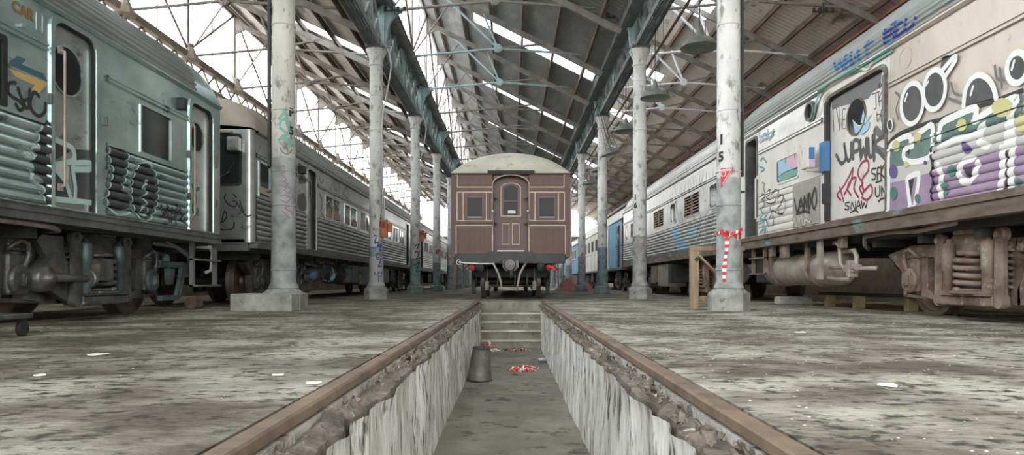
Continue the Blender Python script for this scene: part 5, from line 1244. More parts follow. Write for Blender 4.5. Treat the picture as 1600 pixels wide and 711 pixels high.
graffiti(D, PPL, 'graffiti', M['ink'], [zb((240, 425), (246, 460), (256, 490), (268, 430)), zb((262, 492), (274, 420), (284, 485)), zb((266, 462), (284, 455)), zb((290, 488), (290, 410), (304, 470), (304, 400)), zb((314, 485), (314, 395), (325, 430), (316, 470)), zb((344, 365), (330, 420), (340, 475), (352, 430), (346, 370)), zb((250, 500), (290, 485), (318, 492))], w=.036, label='black VANDO scrawl')
graffiti(D, PPL, 'graffiti', M['spraycream'], [zb((236, 545), (242, 520), (250, 560), (262, 510)), zb((262, 560), (275, 505), (284, 550)), zb((290, 555), (296, 500), (304, 530), (292, 530)), zb((310, 505), (302, 525), (318, 540), (325, 520))], w=.026, off=.003)
graffiti(D, PDW, 'graffiti', M['ink'], [zb((70, 340), (82, 350), (76, 370), (88, 395)), zb((66, 410), (76, 395), (88, 410), (72, 425), (84, 450), (70, 470)), zb((95, 385), (110, 375), (108, 400), (95, 415), (110, 430)), zb((120, 400), (140, 375), (155, 390), (150, 420), (165, 400), (180, 420), (160, 445)), zb((185, 420), (190, 455), (180, 490), (160, 500), (150, 470), (170, 450)), zb((120, 480), (150, 495), (175, 495)), zb((92, 440), (120, 445), (140, 430), (130, 410)), zb((110, 460), (118, 500), (108, 520)), zb((126, 500), (130, 545), (120, 560))], w=.018)
graffiti(D, PDW, 'graffiti', plain('teal_blue_spray', (.12, .36, .42), .6), [zb((60, 470), (75, 500), (60, 520), (85, 530)), zb((55, 550), (80, 540), (70, 580)), zb((62, 590), (90, 570), (82, 600)), zb((60, 230), (75, 215), (90, 240)), zb((58, 260), (80, 270), (64, 285)), zb((95, 500), (85, 520), (100, 545))], w=.03)
graffiti(D, PDP, 'graffiti', plain('grey_blue_spray', (.36, .48, .52), .6), [zb((55, 85), (62, 140), (80, 90), (90, 130)), zb((60, 110), (130, 80)), zb((95, 70), (105, 125), (125, 70), (118, 110)), zb((55, 135), (125, 100))], w=.03)
graffiti(D, PDN, 'graffiti', M['spraymint'], [zd((618, 535), (640, 490), (655, 420), (690, 372), (740, 335), (860, 282), (972, 215))], w=.06, off=.048)
graffiti(D, PDN, 'graffiti', M['spraycream'], [zd((640, 530), (655, 490), (672, 425), (700, 390)), zd((835, 290), (870, 295), (890, 260))], w=.03, off=.05)
rfp = [p for p in fluted_roof(cvD, 15, 1.05, .022)]
rfm = [rfp[0]]
for p in rfp[1:]:
    if p[1] > rfm[-1][1] + 1e-4: rfm.append(p)
def roof_px(pts):
    out = []
    for x, y in pts:                     # find where the line of sight meets the curved roof
        n = -.15
        for _ in range(12):
            d, z = D.px(x, y, n); n = .6 * n + .4 * prof_n(rfm, min(z, 4.15))
        out.append((d, z))
    return out
mb = D.mb()
for s in (zd((725, 262), (740, 300), (748, 262), (760, 290), (768, 245)), zd((775, 292), (772, 235)), zd((775, 262), (795, 250)), zd((798, 280), (795, 225)), zd((805, 275), (822, 215), (832, 262)), zd((810, 255), (830, 240)), zd((862, 250), (868, 180)), zd((850, 200), (885, 180)), zd((945, 130), (938, 160), (960, 185), (984, 165)), zd((965, 105), (984, 90))):
    lay(mb, rfm, stroke_polys(smooth_pts(roof_px(s)), .045), .004)
D.in_(mb, 'roof_graffiti', M['sprayblue'])
z5b = ZM(2.09, 1360, 0); mb = D.mb()
for s in (z5b((50, 100), (52, 145)), z5b((50, 105), (72, 95), (70, 115), (52, 122)), z5b((80, 85), (82, 128)), z5b((105, 75), (90, 80), (92, 118), (110, 105)), z5b((118, 65), (120, 100), (140, 85), (148, 60))): lay(mb, rfm, stroke_polys(smooth_pts(roof_px(s)), .05), .004)
D.in_(mb, 'roof_graffiti', M['spraydkblue'])
# the mural
def band(top, bot): return [zc(*top) + list(reversed(zc(*bot)))][0]
topl = [(18, 392), (60, 360), (110, 342), (124, 358), (160, 325), (212, 300), (214, 345)]
G = M['spraygreen']
graffiti(D, PDP, 'mural', G, fills=[band([(24, 400), (60, 368), (110, 350), (124, 366), (205, 312)], [(26, 480), (100, 470), (200, 432)])], sm=False)
graffiti(D, PDR, 'mural', G, fills=[band([(212, 318), (300, 270), (385, 235), (395, 270), (579, 175)], [(212, 395), (300, 360), (400, 325), (579, 262)])], sm=False)
graffiti(D, PDP, 'mural', plain('pale_grey_spray', (.56, .55, .53), .6), fills=[band([(26, 478), (100, 468), (200, 430)], [(26, 545), (100, 530), (202, 500)])], sm=False)
graffiti(D, PDR, 'mural', plain('pale_grey_spray', (.56, .55, .53), .6), fills=[band([(206, 400), (300, 360), (400, 325), (700, 220)], [(206, 500), (300, 470), (400, 430), (700, 370)])], sm=False)
graffiti(D, PDP, 'mural', M['spraypurple'], fills=[band([(26, 543), (100, 528), (202, 498)], [(20, 668), (100, 652), (202, 634)])], sm=False)
graffiti(D, PDR, 'mural', M['spraypurple'], fills=[band([(202, 500), (300, 468), (420, 425), (500, 410), (700, 350)], [(202, 634), (300, 617), (500, 582), (700, 548)])], sm=False)
graffiti(D, PDP, 'mural', M['ink'], [zc((20, 385), (60, 345), (120, 318), (200, 290), (240, 282)), zc((212, 300), (214, 345), (205, 380), (214, 420), (206, 450))], w=.038, off=.003)
graffiti(D, PDR, 'mural', M['ink'], [zc((230, 285), (300, 255), (385, 228), (460, 205), (579, 160)), zc((512, 385), (520, 430), (510, 470), (522, 520), (514, 575)), zc((208, 385), (204, 430), (214, 470), (204, 500), (216, 540), (204, 580), (212, 610))], w=.038, off=.003)
WH = M['spraywhite']
graffiti(D, PDP, 'mural', WH, [zc((26, 662), (28, 560), (30, 410), (65, 368), (112, 348), (124, 366), (165, 330), (208, 308), (204, 418), (170, 448), (118, 455), (92, 440), (95, 405), (128, 390)), zc((108, 520), (150, 505), (148, 560), (130, 655), (118, 640), (104, 530))], w=.07, off=.0045)
graffiti(D, PDR, 'mural', WH, [zc((240, 360), (245, 300), (300, 268), (385, 234), (386, 285), (420, 262), (500, 215), (555, 195), (540, 250), (525, 300), (520, 390)), zc((240, 400), (300, 365), (380, 350), (420, 310), (405, 370), (440, 390)), zc((235, 470), (250, 520), (240, 560), (250, 600)), zc((380, 440), (340, 455), (320, 500), (350, 540), (385, 510), (400, 460)), zc((500, 400), (502, 480), (492, 575)), zc((535, 290), (545, 380), (535, 480), (540, 565))], w=.08, off=.0045)
graffiti(D, PDR, 'mural', M['ink'], fills=[zc((342, 488), (372, 478), (376, 500), (364, 524)),], off=.005)
graffiti(D, PDP, 'mural', M['ink'], fills=[zc((104, 412), (116, 402), (110, 428)), zc((110, 530), (132, 522), (120, 600))], off=.005, sm=False)
graffiti(D, PDP, 'mural', M['sprayyellow'], fills=[ell(*zc((60, 390))[0], 6.5, 9), ell(*zc((150, 355))[0], 6, 8), ell(*zc((102, 465))[0], 4, 4.5)], off=.006)
graffiti(D, PDR, 'mural', M['sprayyellow'], fills=[ell(*zc((333, 303))[0], 8, 10), ell(*zc((500, 232))[0], 17, 15), ell(*zc((579, 295))[0], 9, 14)], off=.006)
graffiti(D, PDP, 'mural', M['sprayviolet'], fills=[ell(*zc((48, 495))[0], 6.5, 10.5), ell(*zc((180, 458))[0], 2.5, 3)], off=.006)
graffiti(D, PDR, 'mural', M['sprayviolet'], fills=[ell(*zc((355, 402))[0], 7, 7.5), ell(*zc((340, 382))[0], 4, 4)], off=.006)
graffiti(D, PDP, 'mural', M['spraydkgreen'], fills=[ell(*zc((50, 585))[0], 5.5, 10), ell(*zc((148, 605))[0], 4, 7)], off=.006)
graffiti(D, PDR, 'mural', M['spraydkgreen'], fills=[ell(*zc((293, 492))[0], 7, 9), ell(*zc((264, 550))[0], 7, 4), ell(*zc((268, 578))[0], 4, 5), ell(*zc((572, 540))[0], 5, 7)], off=.006)
# black bubbles above the letters
bub = [ell(*zc((128, 215))[0], 17, 32, tilt=.12), ell(*zc((220, 158))[0], 17, 31, tilt=.12), ell(*zc((36, 303))[0], 4, 9), ell(*zc((562, 68))[0], 16, 24, tilt=.15), ell(*zc((272, 50))[0], 9, 13, tilt=.5)]
dome = zc((340, 225), (348, 160), (375, 112), (410, 98), (445, 118), (466, 155), (474, 190))
graffiti(D, PDP, 'mural', M['spraygreydark'], fills=[b_ for b_ in bub] + [dome], off=.002, sm=False)
graffiti(D, PDP, 'mural', WH, [b_ + [b_[0]] for b_ in (bub[0], bub[1], bub[3])] + [dome + zc((478, 195))] + [zc((255, 75), (300, 25), (305, 40), (268, 98))], w=.06, off=.0045)
graffiti(D, PDP, 'mural', WH, [bub[2] + [bub[2][0]]], w=.02, off=.0045)
graffiti(D, PDP, 'mural', M['spraywhite'], [zc((108, 175), (98, 205)), zc((195, 125), (185, 140)), zc((380, 145), (370, 180)), zc((550, 40), (540, 75))], w=.03, off=.005)
graffiti(D, PDP, 'mural', M['ink_grey'], [zc((280, 195), (310, 205), (330, 215)), zc((290, 130), (300, 170), (320, 180)), zc((470, 60), (478, 110), (500, 120)), zc((490, 70), (500, 150)), zc((60, 170), (75, 190), (62, 240), (72, 280))], w=.03, off=.0012)
bogie(D, 7.35, M['iron_rust'], M['iron_rust'])
step_ladder(D, 12.62, .66, .58, 1.14, M['iron_rust'])
t = D.mb(); R_ = .285
t.lathe([(0, -.12), (.15, -.09), (.25, -.03), (R_, .05), (R_, 2.55), (.25, 2.66), (.15, 2.72), (0, 2.74)], (-.48, 10.45, .66), 'y', 36); tk = D.in_(t, 'air_tank', M['tank'], smooth=True)
for y in (11.05, 12.6):
    q = D.mb(); q.lathe([(R_ + .002, -.035), (R_ + .022, -.03), (R_ + .022, .03), (R_ + .002, .035)], (-.48, y, .66), 'y', 36); q.box(-.21, -.15, y - .05, y + .05, .62, 1.08)
    for k in range(12): q.lathe([(.018, 0), (.018, .012), (0, .012)], (-.48 + (R_ + .02) * math.cos(-1.2 + k * .16), y - .012, .66 + (R_ + .02) * math.sin(-1.2 + k * .16)), 'y', 6)
    q.build('tank_strap', M['iron_rust'], tk)
D.in_(D.mb().cbox(-.10, -.04, 10.30, 10.42, .47, 1.08, .006), 'hanging_plate', M['tank'])
D.in_(D.mb().cbox(-.12, -.04, 11.6, 11.85, .85, 1.09, .006).cbox(-.12, -.04, 12.2, 12.36, .90, 1.09, .006).cbox(-.12, -.04, 9.6, 9.75, .92, 1.09, .006), 'bracket_plate', M['iron_rust'])
D.in_(D.mb().tube([(-.2, 10.2, 1.02), (-.12, 9.95, 1.02), (-.10, 9.8, .95), (-.10, 9.78, .7), (-.12, 9.7, .63), (-.15, 9.3, .62), (-.2, 9.0, .62)], .030, 8).tube([(-.15, 10.25, .5), (-.12, 9.9, .47), (-.12, 9.55, .47), (-.14, 9.42, .55), (-.14, 9.40, .80), (-.16, 9.5, .88), (-.2, 9.9, .88)], .034, 8).tube([(-.3, 9.4, .9), (-.2, 9.3, .95), (-.12, 9.15, 1.05), (-.15, 8.6, 1.07), (-.15, 8.0, 1.04), (-.15, 7.3, 1.08)], .03, 8).tube([(-.2, 10.3, .66), (-.14, 9.9, .64), (-.14, 9.5, .66)], .022, 8), 'air_pipe', M['tank'], smooth=True)
D.in_(D.mb().cbox(-.20, -.06, 9.36, 9.62, .57, .68, .01).cbox(-.18, -.04, 9.42, 9.5, .50, .74, .01).lathe([(.05, 0), (.05, .1), (0, .1)], (-.1, 9.3, .64), 'y', 10), 'valve', M['tank'])
D.in_(D.mb().cbox(-.9, -.3, 13.0, 13.7, .42, 1.0, .02), 'equipment_box', M['dark']); 
t = D.mb(); t.lathe([(0, -.02), (.22, 0), (.22, .8), (0, .82)], (-.6, 12.95, .62), 'y', 24); D.in_(t, 'air_tank', M['dark'], smooth=True)

# ---- second right carriage, with louvred windows
zE_ = dict(sill=1.27, fl0=1.30, fl1=2.02, belt=2.84, gut=3.30, top=4.12)
E = Car(1, 4.70, 6.2, 14.95, 28.0, empty('railway_carriage'), zE_)
tag(E.root, 'stainless carriage with brown louvred windows, seen between the columns stencilled 15 and 16', 'carriage', 'stainless steel carriages')
PE_ = side_profile(zE_, 8, .017)
lv = [(16.7, 18.2), (20.6, 22.1), (25.3, 26.3)]; rw = [(15.2, 15.9), (19.1, 19.78), (23.4, 24.0), (27.1, 27.5)]
M['steel_mid'] = mat('stainless_mid', (.60, .61, .59), (.33, .33, .32), rough=.33, metal=.6, scale=1.5, amt=.5, bump=.35, bscale=2.2, c3=(.14, .14, .13), amt3=.12, scale3=6)
mb = E.mb(); holed_side(mb, [p for p in PE_ if p[1] < 2.86], 14.95, 28.0, [(a, b, 2.13, 2.74) for a, b in lv] + [(a, b, 2.13, 2.74) for a, b in rw]); E.in_(mb, 'side_panel', M['steel_mid'])
mb = E.mb(); sheet(mb, PE_, 14.95, 28.0, 2.86, 9); E.in_(mb, 'letterboard', M['steel_bright'])
for a, b in lv:
    w_ = E.mb(); w_.ring(rrect(a, b, 2.13, 2.74, .02), rrect(a + .04, b - .04, 2.17, 2.70, .02), -.04, .014); w_ = E.in_(w_, 'louvre_window', M['steel_grey'])
    s = E.mb(); md = (a + b) / 2
    for h0, h1 in ((a + .04, md - .03), (md + .03, b - .04)):
        for k in range(7): z = 2.18 + k * .075; s.beam((-.02, h0, z + .02), (-.02, h1, z + .02), .07, .012, (.7, 0, .7))
    s.box(-.03, .012, md - .03, md + .03, 2.16, 2.71); s.build('louvre', mat('louvre_brown', (.36, .28, .21), (.24, .18, .13), scale=4), w_); E.mb().box(-.07, -.06, a, b, 2.13, 2.74).build('backing', M['interior'], w_)
for a, b in rw: window(E, a, b, 2.13, 2.74, M['steel_grey'], M['pane_dark'], r=.12, fw=.05)
shell(E, M['steel_grey'], PE_, 4.12); cvE = roof_curve(zE_, 1.5); roof_surface(E, fluted_roof(cvE, 15, 1.05, .02), 15.0, 27.2, 'roof', M['steel_bright']); roof_surface(E, cvE, 27.2, 28, 'roof_end', M['roof_grey'], taper_hi=True, cap=.6)
end_wall(E, 14.99, PE_, cvE, M['steel_grey'], True); end_wall(E, 28.0, PE_, cvE, M['steel_grey'], True)
mb = E.mb(); mb.box(-.14, .02, 14.95, 28, 1.06, 1.29); E.in_(mb, 'sill', M['sill_r'])
mb = E.mb(); mb.box(-2.7, -.14, 15, 28, .98, 1.08); E.in_(mb, 'underframe', M['dark'])
ze = ZM(2.37, 1000, 180)
FR = []; random.seed(5)
for k in range(44):
    x = 34 + k * 6; top = 335 - (x - 34) * .60 - 6; FR.append(ze((x, top), (x + random.uniform(-3, 5), top + random.uniform(16, 42))))
graffiti(E, PE_, 'graffiti', WH, FR, w=.13, off=.004, label='white sprayed band with ragged lower edge on the letterboard')
graffiti(E, PE_, 'graffiti', WH, [ze((235, 480), (245, 400), (262, 355), (270, 420), (290, 345), (295, 420)), ze((185, 480), (195, 420), (215, 375), (205, 470), (240, 385), (225, 480)), ze((262, 490), (275, 440), (292, 380), (285, 470)), ze((40, 440), (55, 470), (45, 500), (60, 520))], w=.035, off=.003)
graffiti(E, PE_, 'graffiti', M['spraylightblue'], fills=[ze((115, 430), (140, 412), (150, 440), (130, 470)), ze((135, 470), (165, 455), (170, 495), (140, 502)), ze((180, 430), (205, 415), (205, 450), (185, 455))])
graffiti(E, PE_, 'graffiti', M['ink'], [ze((140, 350), (145, 395), (152, 360), (158, 395)), ze((268, 250), (265, 270), (275, 262), (280, 275))], w=.02)
bogie(E, 17.6, M['iron_rust'], M['iron_rust'], light=True); bogie(E, 25.6, M['iron'], M['iron'], light=True)
for y, w_, m in ((19.9, .5, M['dark']), (20.6, 1.2, M['tank']), (22.0, .9, M['iron_rust'])):
    t = E.mb(); t.cbox(-.7, -.08, y, y + w_, .30 if m is M['tank'] else .42, 1.0, .02).box(-.08, -.065, y + .08, y + w_ - .08, .40, .92); E.in_(t, 'equipment_box', m)
t = E.mb(); t.lathe([(0, -.05), (.24, 0), (.27, .05), (.27, 1.0), (0, 1.05)], (-.5, 15.3, .64), 'y', 24); E.in_(t, 'air_tank', M['tank'], smooth=True)

# ---- third right carriage: older panelled car with blue end
zF_ = dict(sill=1.06, fl0=1.10, fl1=2.0, belt=2.02, gut=3.15, top=3.95)
Fc = Car(1, 4.72, 6.2, 28.5, 46.0, empty('railway_carriage'), zF_)
tag(Fc.root, 'grey panelled carriage with bright blue end, past the column stencilled 16', 'carriage')
PF_ = [(0, 1.06), (0, 2.0), (.03, 2.01), (.03, 2.05), (0, 2.06), (0, 3.1), (.05, 3.11), (.05, 3.15), (0, 3.16)]
wF = [(30.6, 31.5, 2.1, 2.8)] + [(32.9 + 1.75 * k, 34.1 + 1.75 * k, 2.1, 2.85) for k in range(7)]
mb = Fc.mb(); holed_side(mb, PF_, 28.5, 32.4, wF + [(29.0, 29.7, 1.1, 2.9)]); Fc.in_(mb, 'side_panel', M['blue_door'], label='blue painted end section')
mb = Fc.mb(); holed_side(mb, PF_, 32.4, 46, wF); Fc.in_(mb, 'side_panel', M['whitepaint'])
for q in wF: window(Fc, *q, M['whitepaint'], M['pane_dark'], fw=.07)
Fc.in_(Fc.mb().box(-.12, -.06, 28.9, 29.8, 1.1, 3.0), 'door', M['darkred']); Fc.in_(Fc.mb().box(.0, .35, 30.1, 30.15, 1.1, 2.95), 'open_door', M['spraylightblue'])
mb = Fc.mb()
for k in range(9): mb.box(0, .022, 32.5 + 1.75 * k, 32.6 + 1.75 * k, 1.1, 3.1)
Fc.in_(mb, 'pillar_strip', M['whitepaint'])
shell(Fc, M['whitepaint'], PF_, 3.95); cvF = roof_curve(zF_, 1.48); roof_surface(Fc, cvF, 28.5, 46, 'roof', M['whitepaint'], taper_lo=True, cap=.5); end_wall(Fc, 28.53, PF_, cvF, M['darkred'], True)
mb = Fc.mb(); mb.box(-2.7, .01, 28.5, 46, .98, 1.08); Fc.in_(mb, 'sill', M['sill'])
bogie(Fc, 31.2, M['iron'], M['iron'], light=True, dampers=False); bogie(Fc, 43.4, M['iron'], M['iron'], light=True, dampers=False)
for y, w_ in ((34, 1.4), (37, 1.8), (40, 1.2)): Fc.in_(Fc.mb().cbox(-1.0, -.2, y, y + w_, .45, .98, .02), 'equipment_box', M['dark'])
G_ = Car(1, 4.72, 6.2, 47.2, 62.0, empty('railway_carriage'), zF_)
tag(G_.root, 'pale blue carriage at the far end of the right row, beside the maroon coach', 'carriage')
mb = G_.mb(); wG = [(48.6 + 1.75 * k, 49.8 + 1.75 * k, 2.1, 2.85) for k in range(7)]; holed_side(mb, PF_, 47.2, 62, wG); G_.in_(mb, 'side_panel', M['blue_door'])
for q in wG: window(G_, *q, M['whitepaint'], M['pane_dark'], fw=.07)
shell(G_, M['blue_door'], PF_, 3.95); roof_surface(G_, cvF, 47.2, 62, 'roof', M['roof_grey'], taper_lo=True, cap=.5); end_wall(G_, 47.23, PF_, cvF, M['blue_door'], True)
bogie(G_, 50, M['iron'], M['iron'], light=True, dampers=False)

# ------------------------------------------------------------------ the maroon coach at the head of the pit
K = empty('maroon_coach', (0, 16.6, 0)); tag(K, 'maroon wooden coach with cream lining and beige roof at the end of the pit', 'carriage')
def kx(x): return (x - 798.5) / 63.25
def kz(y): return (CY - y) / 63.25 + H
def kb(name, m, parent=None): return lambda mb, smooth=False: mb.build(name, m, parent or K, smooth)
TM = mat('maroon_boards', (.135, .054, .048), (.08, .033, .030), rough=.45, scale=2.0, amt=.4, stretch=(8, 1, .6), contrast=.2)
# end: panels around the two windows and the arched recess
ARC = [(-.43, 1.05)] + [(-.43, 2.86)] + [(-.43 * math.cos(a) ** 1.0, 2.86 + .21 * math.sin(a)) for a in [PI / 2 * k / 6 for k in range(1, 6)]] + [(0, 3.07)]
def half_end(s):
    m_ = MB(); f = lambda x0, x1, z0, z1, y0=0., y1=.05: m_.box(min(s * x0, s * x1), max(s * x0, s * x1), y0, y1, z0, z1)
    f(.66, 1.12, 1.12, 1.95); f(.43, .66, 1.12, 2.86); f(1.12, 1.46, 1.12, 3.12); f(.66, 1.12, 2.64, 3.12)
    m_.prism([(s * .43, 2.86), (s * .66, 2.86), (s * .66, 3.12), (0, 3.12), (0, 3.07)] + [(s * x, z) for x, z in [(-a, b) for a, b in ARC[2:-1]][::-1]], 0, .05, 'y')
    return m_
for s in (-1, 1): half_end(s).build('end_panel', TM, K)
for s in (-1, 1):
    bl_ = MB()
    for k in range(15):
        x = .47 + k * .056; bl_.box(min(s * x, s * (x + .050)), max(s * x, s * (x + .050)), -.006, .001, 1.14, 1.83)
    bl_.build('matchboard', TM, K); MB().box(min(s * 1.36, s * 1.47), max(s * 1.36, s * 1.47), -.015, .04, 1.05, 3.10).build('corner_post', TM, K)
ln = MB()
def line(x0, z0, x1, z1, w=.022, y=-.012):
    if abs(x1 - x0) > abs(z1 - z0): ln.box(min(x0, x1), max(x0, x1), y, .002, z0 - w / 2, z0 + w / 2)
    else: ln.box(x0 - w / 2, x0 + w / 2, y, .002, min(z0, z1), max(z0, z1))
for s in (-1, 1):
    line(s * 1.317, 3.08, s * 1.317, 2.78); line(s * 1.317, 2.78, s * .44, 2.78, .026); line(s * 1.30, 3.08, s * 1.42, 3.08, .015)
    line(s * 1.33, 2.655, s * .45, 2.655, .026); line(s * 1.33, 1.955, s * .45, 1.955, .026)
    for x in (1.325, 1.175, .60, .455): line(s * x, 1.955, s * x, 2.655, .026)
    line(s * 1.355, 1.13, s * 1.355, 1.835, .03); line(s * .45, 1.13, s * .45, 1.835, .03); line(s * 1.36, 1.835, s * .45, 1.835, .026)
    line(s * .445, 1.95, s * .445, 2.86, .014)
a_ = [(.445, 2.86)] + [(.445 * math.cos(PI * k / 24), 2.86 + .225 * math.sin(PI * k / 24)) for k in range(25)]
for p, q in zip(a_[:-1], a_[1:]): ln.beam((p[0], -.005, p[1]), (q[0], -.005, q[1]), .022, .014, (0, 1, 0))
ln.build('cream_lining', M['lining'], K)
for x in (-1.38, .43): MB().box(x, x + .95, -.03, 0, 1.895, 1.925).build('waist_rail', M['maroon'], K)
for s in (-1, 1):
    x0, x1 = sorted((s * .645, s * 1.135)); w_ = MB(); w_.ring([(x0, 1.96), (x1, 1.96), (x1, 2.645), (x0, 2.645)], [(x0 + .065, 2.03), (x1 - .065, 2.03), (x1 - .065, 2.59), (x0 + .065, 2.59)], -.018, .05, 'y')
    W_ = w_.build('window', M['maroon_door'], K); MB().box(x0 + .06, x1 - .06, .02, .028, 2.0, 2.6).build('pane', M['pane_dark'], W_); MB().box(x0 + .05, x1 - .05, -.005, .02, 2.525, 2.575).build('blind_rail', mat('faded_red_wood', (.42, .20, .16), (.3, .13, .1), scale=8), W_)
    MB().box(x0 + .065, x1 - .065, .0, .02, 2.025, 2.05).build('sash_ledge', M['sprayteal'], W_)
    MB().lathe([(.035, -.04), (.045, 0), (.035, .04)], (s * .435, -.05, 2.17), 'z', 10).tube([(s * .435, -.05, 2.2), (s * .435, -.05, 1.75)], .012, 8).build('handrail', M['lining'] if 0 else M['steel_grey'], K)
# recess with the arched door
rc = MB(); rc.box(-.45, -.43, .0, .32, 1.1, 3.1).box(.43, .45, .0, .32, 1.1, 3.1).box(-.45, .45, .0, .32, 3.07, 3.10); rc.build('recess_lining', M['maroon_door'], K)
dr = MB(); dr.box(-.34, .34, .26, .31, 1.19, 3.08); dr.box(-.43, -.34, .24, .33, 1.15, 3.08).box(.34, .43, .24, .33, 1.15, 3.08); DR = dr.build('door', M['maroon_door'], K)
def archring(mb, x, z0, zs, rise, w, y0, y1):
    o = [(-x, z0), (x, z0)] + [(x * math.cos(PI * k / 12), zs + rise * math.sin(PI * k / 12)) for k in range(13)]
    i_ = [(-x + w, z0 + w), (x - w, z0 + w)] + [((x - w) * math.cos(PI * k / 12), zs + (rise - w * .9) * math.sin(PI * k / 12)) for k in range(13)]
    mb.ring(o, i_, y0, y1, 'y')
q = MB(); archring(q, .258, 2.075, 2.80, .13, .028, .235, .26); q.ring([(-.222, 1.37), (-.032, 1.37), (-.032, 1.905), (-.222, 1.905)], [(-.205, 1.387), (-.049, 1.387), (-.049, 1.888), (-.205, 1.888)], .248, .262, 'y').ring([(.032, 1.37), (.222, 1.37), (.222, 1.905), (.032, 1.905)], [(.049, 1.387), (.205, 1.387), (.205, 1.888), (.049, 1.888)], .248, .262, 'y'); q.build('cream_lining', M['lining'], DR)
q = MB(); q.prism([(-.17, 2.49), (.17, 2.49), (.17, 2.78)] + [(.17 * math.cos(PI * k / 10), 2.78 + .08 * math.sin(PI * k / 10)) for k in range(1, 10)] + [(-.17, 2.78)], .250, .258, 'y'); q.box(-.17, .17, .25, .258, 2.115, 2.455); q.build('door_pane', M['pane_dark'], DR)
MB().box(-.07, .12, .244, .248, 2.155, 2.235).build('paper_notice', M['white'], DR)
MB().box(-.33, .33, -.02, .26, 1.165, 1.215).build('threshold', M['steel_grey'], K)
for s in (-1, 1):
    t = MB()
    for z in (2.49, 1.875): t.tube([(s * .40, .2, z), (s * .38, .02, z), (s * .31, .02, z)], .012, 6).lathe([(.02, -.03), (.02, .03)], (s * .39, .03, z), 'z', 8)
    t.build('bracket_iron', M['dark'], K)
# sides, floor, roof
L_ = 19.4
sd = MB()
for s in (-1, 1):
    a, b = sorted((s * 1.46, s * 1.42)); sd.box(a, b, .05, L_, 1.05, 1.95).box(a, b, .05, L_, 2.65, 3.12)
    for k in range(13):
        a2, b2 = sorted((s * 1.475, s * 1.40)); sd.box(a2, b2, .05 + k * 1.55, .35 + k * 1.55, 1.95, 2.65)
sd.box(-1.4, 1.4, .1, L_, 1.0, 1.08).box(-1.45, 1.45, L_ - .05, L_, 1.05, 3.12); sd.build('body_side', M['maroon'], K)
for x in (-1.41, 1.405): MB().box(x, x + .005, .3, L_, 1.9, 2.7).build('side_pane', M['pane_dark'], K)
rp = [(.0, 1.0), (.12, .99), (.3, .945), (.5, .85), (.68, .71), (.82, .54), (.92, .36), (.98, .17), (1.0, 0)]
arc = [(-x, z) for x, z in rp[::-1]] + rp[1:]
rows = [(-.03, .00), (-.02, .08), (.02, .22), (.10, .40), (.25, .60), (.45, .78), (.7, .91), (1.0, .98), (1.4, 1.0), (L_, 1.0)]
vs = []; n = len(arc)
for y, f in rows: vs += [(x * 1.50, y, 3.12 + .70 * z * f) for x, z in arc]
roof_ = MB().add(vs, [(i * n + k, i * n + k + 1, (i + 1) * n + k + 1, (i + 1) * n + k) for i in range(len(rows) - 1) for k in range(n - 1)])
roof_.build('roof', M['coachroof'], K, True)
MB().box(-1.50, 1.50, -.035, .03, 3.09, 3.125).box(-1.5, -1.46, .0, L_, 3.085, 3.13).box(1.46, 1.5, .0, L_, 3.085, 3.13).box(-.57, .59, -.05, .0, 3.12, 3.19).build('gutter', M['black'], K)
# headstock, draw gear and pipes
hs = MB(); hs.cbox(-1.38, 1.34, -.06, .08, .895, 1.13, .008); hs.prism([(-.57, 1.19), (-.57, .905), (-.36, .905), (-.28, .93), (-.18, 1.0), (.14, 1.0), (.24, .93), (.32, .905), (.535, .905), (.535, 1.19)], -.12, -.05, 'y')
for x in (-1.2, -.78, .78, 1.15): hs.lathe([(.022, 0), (.022, -.02), (0, -.02)], (x, -.06, 1.05), 'y', 8)
hs.build('headstock', M['black'] if 0 else mat('headstock_black', (.045, .052, .052), (.02, .022, .022), rough=.5, scale=3), K)
dg = MB(); dg.lathe([(0, -.32), (.13, -.31), (.15, -.27), (.15, -.05), (.10, .1)], (-.02, 0, .86), 'y', 20); dg.prism([(-.20, .99), (.19, .99), (.19, .80), (.10, .71), (-.12, .71), (-.20, .80)], -.22, -.08, 'y'); dg.tube([(0, -.2, .72), (.02, -.22, .6), (0, -.2, .55)], .03, 8); dg.build('drawhook', M['iron'], K)
for s, x in ((-1, -.76), (1, .75)):
    MB().lathe([(0, -.16), (.10, -.15), (.11, -.13), (.10, -.10), (.06, -.09), (.06, .2)], (x, .05, .80), 'y', 20).build('buffer', M['dark'], K, True)
    MB().lathe([(0, -.05), (.075, -.045), (.08, 0), (.07, .08)], (s * .955 + (-.01 if s > 0 else 0), -.02, .79), 'y', 18).build('red_tail_disc', mat('dull_red', (.45, .05, .05), (.28, .04, .04), scale=9), K, True)
MB().tube([(-.45, -.08, .90), (-.40, -.12, .84), (-.30, -.16, .64), (-.24, -.18, .44), (-.23, -.18, .30)], .026, 10).lathe([(.035, 0), (.04, .03), (.035, .06)], (-.23, -.18, .26), 'z', 10).build('brake_hose', M['tank'], K, True)
MB().tube([(.38, -.08, .90), (.32, -.14, .82), (.22, -.18, .64), (.18, -.2, .42), (.15, -.2, .25)], .028, 10).lathe([(.035, 0), (.04, .03), (.035, .06)], (.15, -.2, .21), 'z', 10).build('brake_hose', M['tank'], K, True)
MB().tube([(-1.28, -.10, .93), (-1.10, -.10, .90), (-.75, -.10, .885), (-.40, -.10, .89)], .018, 8).ring([(-1.28 + .06 * math.cos(k * PI / 6), .92 + .07 * math.sin(k * PI / 6)) for k in range(12)], [(-1.28 + .04 * math.cos(k * PI / 6), .92 + .05 * math.sin(k * PI / 6)) for k in range(12)], -.12, -.09, 'y').build('chain_ring', M['white'], K, True)
